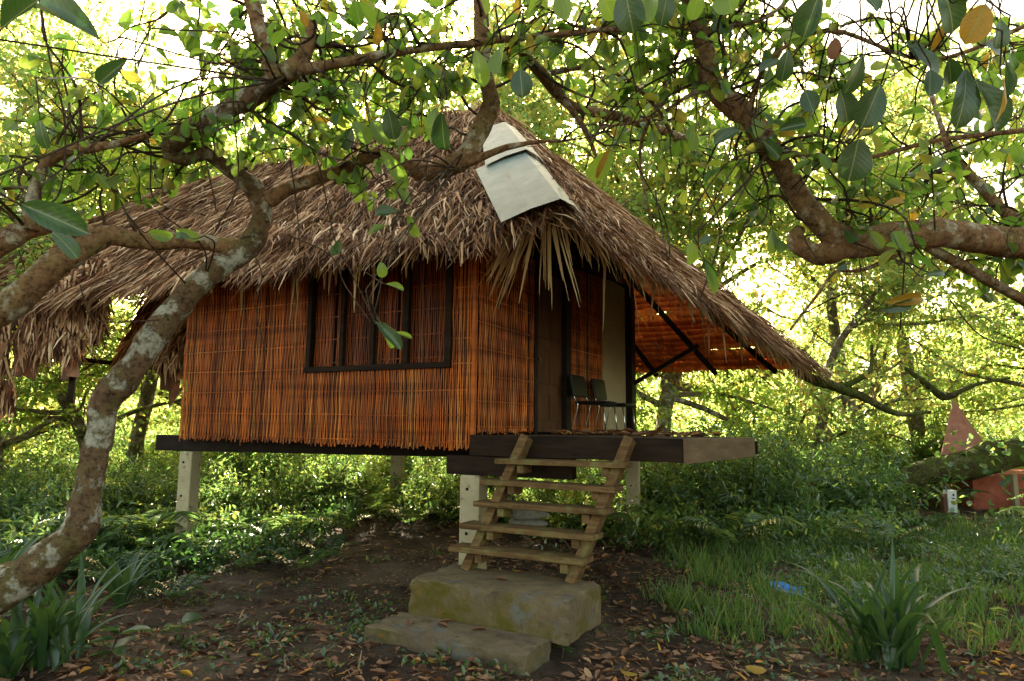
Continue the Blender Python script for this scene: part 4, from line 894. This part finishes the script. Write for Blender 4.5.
while cnt < 150 and tries < 3000:
    tries += 1; y = rr.uniform(7.0, 17); x = rr.uniform(-.8, .85) * y
    if not clear_of_hut(x, y, .1): continue
    px, py, _ = proj(np.array([x, y, 0]))
    if px[0] > 660 and y < 8.0: continue
    if 920 < px[0] < 1060 and y < 12.4: continue
    cnt += 1; k = rr.choice([0, 1, 2]); dup(frn[k], (x, y, float(gz(x, y))), rr.uniform(0, 6.28), rr.uniform(.75, 1.35))

# ground cover that nobody could count
def cover(name, seed, n, size, m, fn, label, hgt=.45, clump=260, shape='H', asp=.45, cr=.35):
    r = np.random.RandomState(seed); cs = []
    while len(cs) < clump:
        x, y = fn(r)
        if seed in (602, 605) or clear_of_hut(x, y, -.1 if y > 8 else .1): cs.append((x, y, r.uniform(.5, 1.1)))
    cs = np.array(cs); ix = r.randint(0, len(cs), n); rad = np.sqrt(r.rand(n)) * cr * cs[ix, 2] * 1.4; a = r.rand(n) * 6.28
    x = cs[ix, 0] + rad * np.cos(a); y = cs[ix, 1] + rad * np.sin(a); z = gz(x, y) + hgt * cs[ix, 2] * (1 - (rad / (cr * 1.6))**2 * .8) * r.rand(n)**.6
    o = leaves(name, r, np.stack([x, y, z], 1), size, m, None, shape, .0, None, asp, 1.1); return tag(o, label, 'undergrowth', kind='stuff')
def f1(r):
    y = 6.2 + 14 * r.rand()**1.2; x = r.uniform(-.9, .95) * y
    return (x, y) if not ((x > -.9 and y < 8.6) or (x > .62 * y * .9 and x < .8 * y and y < 13.6)) else f1(r)
cover('undergrowth', 601, 52000, .11, 'leaf_shrub', f1, 'mixed low leafy undergrowth spreading behind the hut', .6, 620, asp=.34)
def f2(r):
    px = r.uniform(-40, 350); py = r.uniform(505, 600 - .18 * max(0, px - 60)); p = on_ground(px, py); return (p[0], p[1])
cover('undergrowth', 602, 11000, .10, 'leaf_dark', f2, 'small dark seedlings on the leafy soil at the left', .36, 130, 'H', .4, .2)
def f3(r):
    y = r.uniform(8, 16); x = r.uniform(-.9, .95) * y; return (x, y) if not ((x > 1.0 and y < 8.4) or (.58 * y < x < .8 * y and y < 13.6)) else f3(r)
cover('undergrowth', 603, 20000, .075, 'leaf_mid', f3, 'bright sunlit leafy ground cover among the ferns', .55, 300)

def f4(r):
    px = r.uniform(640, 1060); py = r.uniform(494 if px < 900 else 520, 600); p = on_ground(px, py); return (p[0], p[1])
cover('undergrowth', 604, 9000, .07, 'leaf_fern', f4, 'low broad leaved weeds and creepers among the grass at the right', .22, 170, 'H', .42, .3)

def f5(r):
    while True:
        px, py = r.uniform(-40, 1060), r.uniform(540, 690); p = on_ground(px, py); q = whut(p[None]); 
        if not (-.1 < q[0][0] < 1.4 and -1.45 < q[1][0] < -.3): return (p[0], p[1])
cover('undergrowth', 605, 3600, .05, 'leaf_fern', f5, 'tiny scattered weeds on the leaf strewn soil', .07, 150, 'H', .5, .16)

# far wood closing the horizon
def far_wood():
    r = np.random.RandomState(701); n = 34000; a = r.uniform(-1.0, 1.0, n); d = r.uniform(26, 40, n); x = np.sin(a) * d; y = np.cos(a) * d * 1.0 + 2
    top = 4.6 + .9 * np.sin(a * 7) + .9 * np.sin(a * 17 + 1) + .6 * np.sin(a * 31); z = (r.rand(n)**1.25) * top; z += gz(x, y)
    o = leaves('far_wood', r, np.stack([x, y, z], 1), .42, 'leaf_gold', None, 'H', .2, None, .6); tag(o, 'far wood of sunlit foliage closing the view', 'wood', kind='stuff')
far_wood()

# ------------------------------------------------------------------ grass, litter, small plants
def in_poly(px, py, poly):
    inside = np.zeros(len(px), bool); k = len(poly)
    for i in range(k):
        x0, y0 = poly[i]; x1, y1 = poly[(i + 1) % k]; c = ((y0 > py) != (y1 > py)) & (px < (x1 - x0) * (py - y0) / (y1 - y0 + 1e-9) + x0); inside ^= c
    return inside
def grass():
    r = np.random.RandomState(801); ncl = 2100; y = r.uniform(4.3, 10.5, ncl); x = r.uniform(.9, 9.5, ncl); px, py, _ = proj(np.stack([x, y, 0*x], 1))
    k = in_poly(px, py, [(640, 515), (1100, 490), (1200, 665), (1010, 665), (940, 650), (850, 655), (760, 640), (690, 636), (655, 600), (690, 575), (640, 550)]) | (r.rand(ncl) < .015); k &= (np.sin(x * 2.7 + np.sin(y * 3)) * np.sin(y * 2.9 + x) > -.45); x, y = x[k], y[k]
    h = r.uniform(.4, 1.35, len(x)); per = 17; n = len(x) * per; ix = np.repeat(np.arange(len(x)), per); X = x[ix] + r.normal(0, .045, n); Y = y[ix] + r.normal(0, .055, n); P = np.stack([X, Y, gz(X, Y)], 1)
    d = unit(r, n) * .55; d[:, 2] = 1.0; L = .21 * h[ix] * r.uniform(.5, 1.25, n)
    T = np.array([(-.5,0,0),(.5,0,0),(-.4,.45,.02),(.4,.45,.02),(-.2,.8,.12),(.2,.8,.12),(0,1,.26)]); TF = [np.array([(0,1,3,2),(2,3,5,4)]), np.array([(4,5,6)])]
    v, f = scatter(T, TF, P, frames(d, unit(r, n)), r.uniform(.005, .013, n), L); o = fast_mesh('grass', v, f, 'grass'); tag(o, 'tufts of green grass on the right of the steps', 'grass', kind='stuff')
grass()
def litter():
    r = np.random.RandomState(811); n = 17000; y = 3.2 + 7.5 * r.rand(n)**1.1; x = r.uniform(-.95, .95, n) * y; s, t = whut(np.stack([x, y], 1))
    bx = (s > -.08) & (s < 1.36) & (t > -1.42) & (t < -.3); dens = .34 + .42 * (np.sin(x * 2.1 + 1) * np.sin(y * 1.9) > -.1) ; px, py, _ = proj(np.stack([x, y, 0*x], 1))
    bare = in_poly(px, py, [(190, 560), (450, 530), (430, 600), (360, 640), (240, 620)]); dens = np.where(bare, .10, dens); dens = np.where(in_poly(px, py, [(620, 500), (1100, 500), (1100, 640), (660, 640)]), .3, dens)
    k = (~bx) & (r.rand(n) < dens); x, y = x[k], y[k]; n = len(x); P = np.stack([x, y, gz(x, y) + r.uniform(.004, .02, n)], 1); d = unit(r, n); d[:, 2] *= .18; nn = unit(r, n) * .35; nn[:, 2] += 1
    sg = np.where(r.rand(n) < .5, 1, -1.0); v, f = scatter(CV, CT, P, frames(d, nn), r.uniform(.018, .05, n), r.uniform(.03, .105, n), r.uniform(.04, .14, n) * sg)
    o = fast_mesh('leaf_litter', v, f, 'dead', smooth=True); tag(o, 'brown and orange fallen leaves strewn over the soil', 'leaf litter', kind='stuff')
    n = 16000; y = 3.2 + 6 * r.rand(n); x = r.uniform(-.95, .95, n) * y; P = np.stack([x, y, gz(x, y) + .006], 1); s, t = whut(P); k = ~((s > -.08) & (s < 1.36) & (t > -1.42) & (t < -.3)); P = P[k]; n = len(P)
    d = unit(r, n); d[:, 2] *= .12; nn = unit(r, n) * .3; nn[:, 2] += 1; v, f = scatter(SV, ST, P, frames(d, nn), r.uniform(.004, .016, n), r.uniform(.03, .12, n)); o = fast_mesh('forest_debris', v, f, 'dead'); tag(o, 'small twigs and leaf scraps on the soil', 'debris', kind='stuff')
litter()
# fallen leaves large enough to tell apart
r = np.random.RandomState(821)
LF = [(90,664),(150,655),(185,672),(240,668),(265,640),(300,655),(345,645),(368,676),(392,668),(430,665),(452,660),(480,672),(520,665),(560,662),(590,658),(620,672),(600,640),(640,636),(655,655),(680,668),(648,672),(620,625),(700,640),(725,650),(745,672),(660,620),(690,610),(775,663),(300,622),(322,640),(336,668),(205,640),(120,640),(60,650),(560,672),(610,655),(712,662),(632,648)]
for i, (px, py) in enumerate(LF):
    p = on_ground(px, py, .02); d = unit(r, 1); d[0, 2] = 0; nn = np.array([[r.normal(0, .25), r.normal(0, .25), 1]]); L = r.uniform(.09, .13)
    yel = i in (9, 15, 24, 19); v, f = scatter(CV, CT, np.zeros((1, 3)), frames(d, nn), np.array([L * .5]), np.array([L]), np.array([L * r.choice([.8, -.6])])); v[:, 2] -= v[:, 2].min() - .002
    o = fast_mesh('fallen_leaf', v, f, 'yellow' if yel else 'dead', smooth=True); o.location = (p[0], p[1], float(gz(p[0], p[1])) + .014)
    tag(o, 'yellow fallen leaf on the soil by the concrete slab' if yel else 'large curled brown fallen leaf on the soil near the camera', 'leaf', 'yellow fallen leaves' if yel else 'large brown fallen leaves')
for i, (s, t) in enumerate(((.25, -1.22), (.38, -1.06), (.75, -1.03), (.5, -1.12), (.72, -.66))):
    z = .37 if t > -.96 else .126; d = unit(r, 1); d[0, 2] = 0; v, f = scatter(CV, CT, np.zeros((1, 3)), frames(d, np.array([[0, .1, 1.]])), np.array([.045]), np.array([.11]), np.array([.09])); v[:, 2] -= v[:, 2].min() - .004
    o = fast_mesh('fallen_leaf', v, f, 'dead', smooth=True); p = hw(s, t, z); o.location = p; tag(o, 'brown leaf lying on the concrete slab' if z < .2 else 'brown leaf lying on top of the mossy concrete block', 'leaf', 'leaves on the concrete slab' if z < .2 else None)

def strap_plant(px, py, n, L, wd, m, label, seed, lean=.55, spread=False):
    r = np.random.RandomState(seed); p = on_ground(px, py); t = thing('strap_leaf_plant', label, 'plant', (p[0], p[1], float(gz(p[0], p[1]))))
    for k in range(n):
        a = k * 2.4 + r.normal(0, .25); l = L * r.uniform(.55, 1.1); th = r.uniform(.05, lean); bd = r.uniform(.3, 1.3); V = []; Fq = []; ns = 12; side = np.array([-math.sin(a), math.cos(a), 0]); c = np.array([r.normal(0, .10), r.normal(0, .10), 0]) if spread else np.array([math.cos(a), math.sin(a), 0]) * r.uniform(0, .05)
        for i in range(ns + 1):
            q = i / ns; tq = th + bd * q * q; dd = np.array([math.cos(a) * math.sin(tq), math.sin(a) * math.sin(tq), math.cos(tq)])
            if i: c = c + dd * l / ns
            ww = wd * (.35 + .65 * math.sin(math.pi * min(1, q * .85 + .1))) * (1 - q**5) + .003; up_ = np.cross(side, dd); V += [c - side * ww / 2 - up_ * ww * .25, c, c + side * ww / 2 - up_ * ww * .25]
        for i in range(ns): b_ = 3 * i; Fq += [(b_, b_+1, b_+4, b_+3), (b_+1, b_+2, b_+5, b_+4)]
        fast_mesh('leaf', np.array(V), [np.array(Fq)], m, t, True)
strap_plant(893, 664, 44, .78, .05, 'leaf_dark', 'tall clump of dark strap leaves in the right foreground grass', 1, .7, True)
strap_plant(45, 668, 26, .74, .052, 'leaf_dark', 'dark clump of broad strap leaves under the leaning trunk at lower left', 2, .7, True)
strap_plant(120, 605, 12, .6, .065, 'leaf_dark', 'smaller strap leaved clump behind the lower left plants', 3, .7)
strap_plant(-15, 625, 16, .8, .065, 'leaf_dark', 'dark strap leaved clump cut off by the left edge', 4, .7)
def seedling(px, py, h, n, ls, label, seed, m='leaf_dark', asp=.45):
    r = np.random.RandomState(seed); p = on_ground(px, py); t = thing('seedling', label, 'plant', (p[0], p[1], float(gz(p[0], p[1]))))
    mb = MB(); Q = spline([(0, 0, -.02), (.01, 0, h * .5), (r.normal(0, .03), r.normal(0, .03), h)], 4); mb.tube(Q, np.linspace(.006, .003, len(Q)), 6); mb.build('stem', 'twig', t, True)
    P = Q[r.randint(3, len(Q), n)]; a = r.rand(n) * 6.28; d = np.stack([np.cos(a), np.sin(a), r.uniform(-.1, .35, n)], 1); nn = r.normal(0, .15, (n, 3)); nn[:, 2] += 1; L = ls * r.uniform(.7, 1.2, n)
    v, f = scatter(OV, OT, P, frames(d, nn), L * asp, L); fast_mesh('leaves', v, f, m, t, True)
strap_plant(75, 640, 16, .55, .05, 'leaf_dark', 'broad dark strap leaves right of the lowest bend of the leaning trunk', 7, .9)
strap_plant(10, 680, 18, .55, .055, 'leaf_dark', 'dark strap leaved clump in the very lower left corner', 8, .9)
seedling(110, 668, .22, 9, .17, 'young plant with broad dark pointed leaves at lower left', 1); seedling(180, 640, .16, 5, .14, 'small seedling with heart shaped leaves left of the bare path', 2, 'leaf_fern', .8)
seedling(880, 672, .16, 6, .09, 'low seedling beside the tall strap leaved clump', 3, 'leaf_fern', .6); seedling(562, 655, .11, 5, .07, 'tiny plant growing at the corner of the mossy concrete block', 4, 'leaf_shrub', .6)
seedling(600, 610, .18, 4, .08, 'tiny plant against the right side of the mossy concrete block', 5, 'leaf_shrub', .8); seedling(440, 676, .08, 7, .05, 'little weed in front of the concrete slab', 6, 'leaf_shrub', .6)
seedling(985, 660, .35, 8, .10, 'thin sapling near the lower right corner', 7, 'leaf_mid', .4); seedling(100, 655, .1, 1, .1, 'single curled green blade left of the slab', 8, 'grass', .3)

# blue wrapper
r = np.random.RandomState(5); p = on_ground(788, 592); nx = 12; V = []; 
for j in range(7):
    for i in range(nx): V.append((i / (nx-1) * .30 - .15 + r.normal(0, .004), j / 6 * .14 - .07 + r.normal(0, .004), -.02 + .012 * math.sin(i * .7 + j * .9) + r.uniform(0, .012)))
Fq = [(j*nx+i, j*nx+i+1, (j+1)*nx+i+1, (j+1)*nx+i) for j in range(6) for i in range(nx-1)]
o = fast_mesh('plastic_wrapper', np.array(V), [np.array(Fq)], 'wrapper'); o.location = (p[0], p[1], float(gz(p[0], p[1])) + .10); o.rotation_euler = (.35, .12, -.3); tag(o, 'crumpled blue plastic wrapper lying in the grass', 'litter')
# white marker
p = on_ground(951, 511, .05); mk = thing('marker_post', 'short white marker post with a rusty side plate near the mossy log', 'marker', (p[0], p[1], float(gz(p[0], p[1])) - .05), .25)
mb = MB(); mb.box((-.10, -.05, 0), (.10, .05, .44)); q = mb.build('post', 'white_paint', mk, bevel=.01); mb = MB(); mb.box((-.19, -.04, 0), (-.103, .04, .38)); mb.build('side_plate', 'rust', mk, bevel=.005)
mb = MB(); mb.tube([(.02, -.052, .36), (.02, -.058, .36)], [.02, .02], 10); mb.build('bolt_hole', 'wood_black', mk)
# mossy leaning trunk
log = thing('mossy_log', 'thick mossy fallen trunk reaching in from the right edge', 'log')
mb = MB(); limb('X', mb, [(1150,432,11.5,36),(1060,448,11.3,33),(1000,456,11.2,29),(955,467,11,27),(915,476,10.8,22),(885,490,10.8,16)], 14, .1, 31, False); mb.build('trunk', 'bark_moss', log, True)
r = np.random.RandomState(3); P = np.array([at(r.uniform(930, 1040), r.uniform(448, 520), 10.7 + r.uniform(-.2, .1)) for _ in range(60)]); P = np.vstack([P, [at(r.uniform(935, 1060), r.uniform(428, 462), 10.9 + r.uniform(-.2, .2)) for _ in range(70)]]); leaves('ivy', r, P, .12, 'leaf_shrub', log, 'O', .3, None, .8)
lg = thing('dead_branch', 'dark dead branch running from the roof corner into the bushes at right', 'branch')
mb = MB(); limb('X', mb, [(795,372,10.3,7),(815,380,10.3,11),(840,388,10.4,9),(872,402,10.5,8),(900,414,10.5,5),(930,412,10.6,3)], 9, .12, 33, False); limb('X', mb, [(845,386,10.4,6),(870,370,10.4,5),(872,345,10.4,3)], 7, .1, 34, False); limb('X', mb, [(905,368,11,3),(928,386,11,7),(946,396,11,8),(975,385,11,4),(1010,378,11,2)], 7, .1, 36, False); mb.build('limb', 'bark_moss', lg, True)
# small red hut
p = on_ground(1000, 515); rh = thing('red_hut', 'small red hut with a steep faded roof half hidden by foliage at right', 'hut', (0, 0, 0))
mb = MB(); a = at(953, 398, 13.5); b1 = at(938, 475, 13.5); b2 = at(1070, 475, 12.8); c_ = at(1085, 398, 14.0)
mb.add([a, at(938, 472, 12.8), at(992, 476, 12.6), at(938, 470, 15.2), a + [1.2, 1.8, -.3], at(992, 474, 12.6) + [1.3, 1.5, 0]], [(0, 1, 2), (0, 2, 5, 4), (0, 4, 3, 1), (1, 3, 5, 2)]); mb.build('roof', 'red_roof', rh)
w0 = at(972, 474, 13.0); w1 = at(1075, 474, 12.6); mb = MB(); mb.add([w0, w1, w1 * [1, 1, 0], w0 * [1, 1, 0], w0 + [.4, 1.6, 0], w1 + [.4, 1.6, 0], (w1 + [.4, 1.6, 0]) * [1, 1, 0], (w0 + [.4, 1.6, 0]) * [1, 1, 0]], [(0,1,2,3),(0,3,7,4),(4,5,1,0),(1,5,6,2),(4,7,6,5)]); mb.build('wall', 'red_paint', rh)
q = at(1012, 474, 12.75); mb = MB(); mb.beam((q[0], q[1] - .04, 0), (q[0], q[1] - .04, q[2]), .08, .08, (0, 1, 0)); mb.build('corner_trim', 'ply', rh)

# ------------------------------------------------------------------ say where each plant of the wood stands
for o in list(COL.objects):
    if o.parent or o.get('category') not in ('tree', 'shrub', 'fern') or not o.get('group'): continue
    px, py, dz = proj(np.array(o.location)); px = px[0]; y = o.location[1]
    if px < 60: w_ = 'at the far left edge'
    elif px < 185: w_ = 'left of the hut'
    elif px < 400: w_ = 'behind the left half of the hut'
    elif px < 640: w_ = 'behind the wooden steps'
    elif px < 780: w_ = 'right beside the deck'
    elif px < 910: w_ = 'between the deck and the mossy log'
    else: w_ = 'at the far right by the red hut'
    base = o['label'].replace(' in the undergrowth', '').replace(' at the edge of the wood', '').replace(' in the wood behind', '').replace(' in the wood', '').replace(' of the wood', '').replace(' with long narrow leaflets', '').replace(' with narrow glossy leaves', '').replace(' with thin branching limbs', '').replace(' with sunlit yellow green leaves', '')
    far = {'tree': 17, 'shrub': 13, 'fern': 10.5}[o['category']]
    o['label'] = base + ' ' + w_ + (', farther back' if y > far else ', nearer row'); o['group'] = o['category'] + 's ' + w_ + (', farther back' if y > far else ', nearer row')
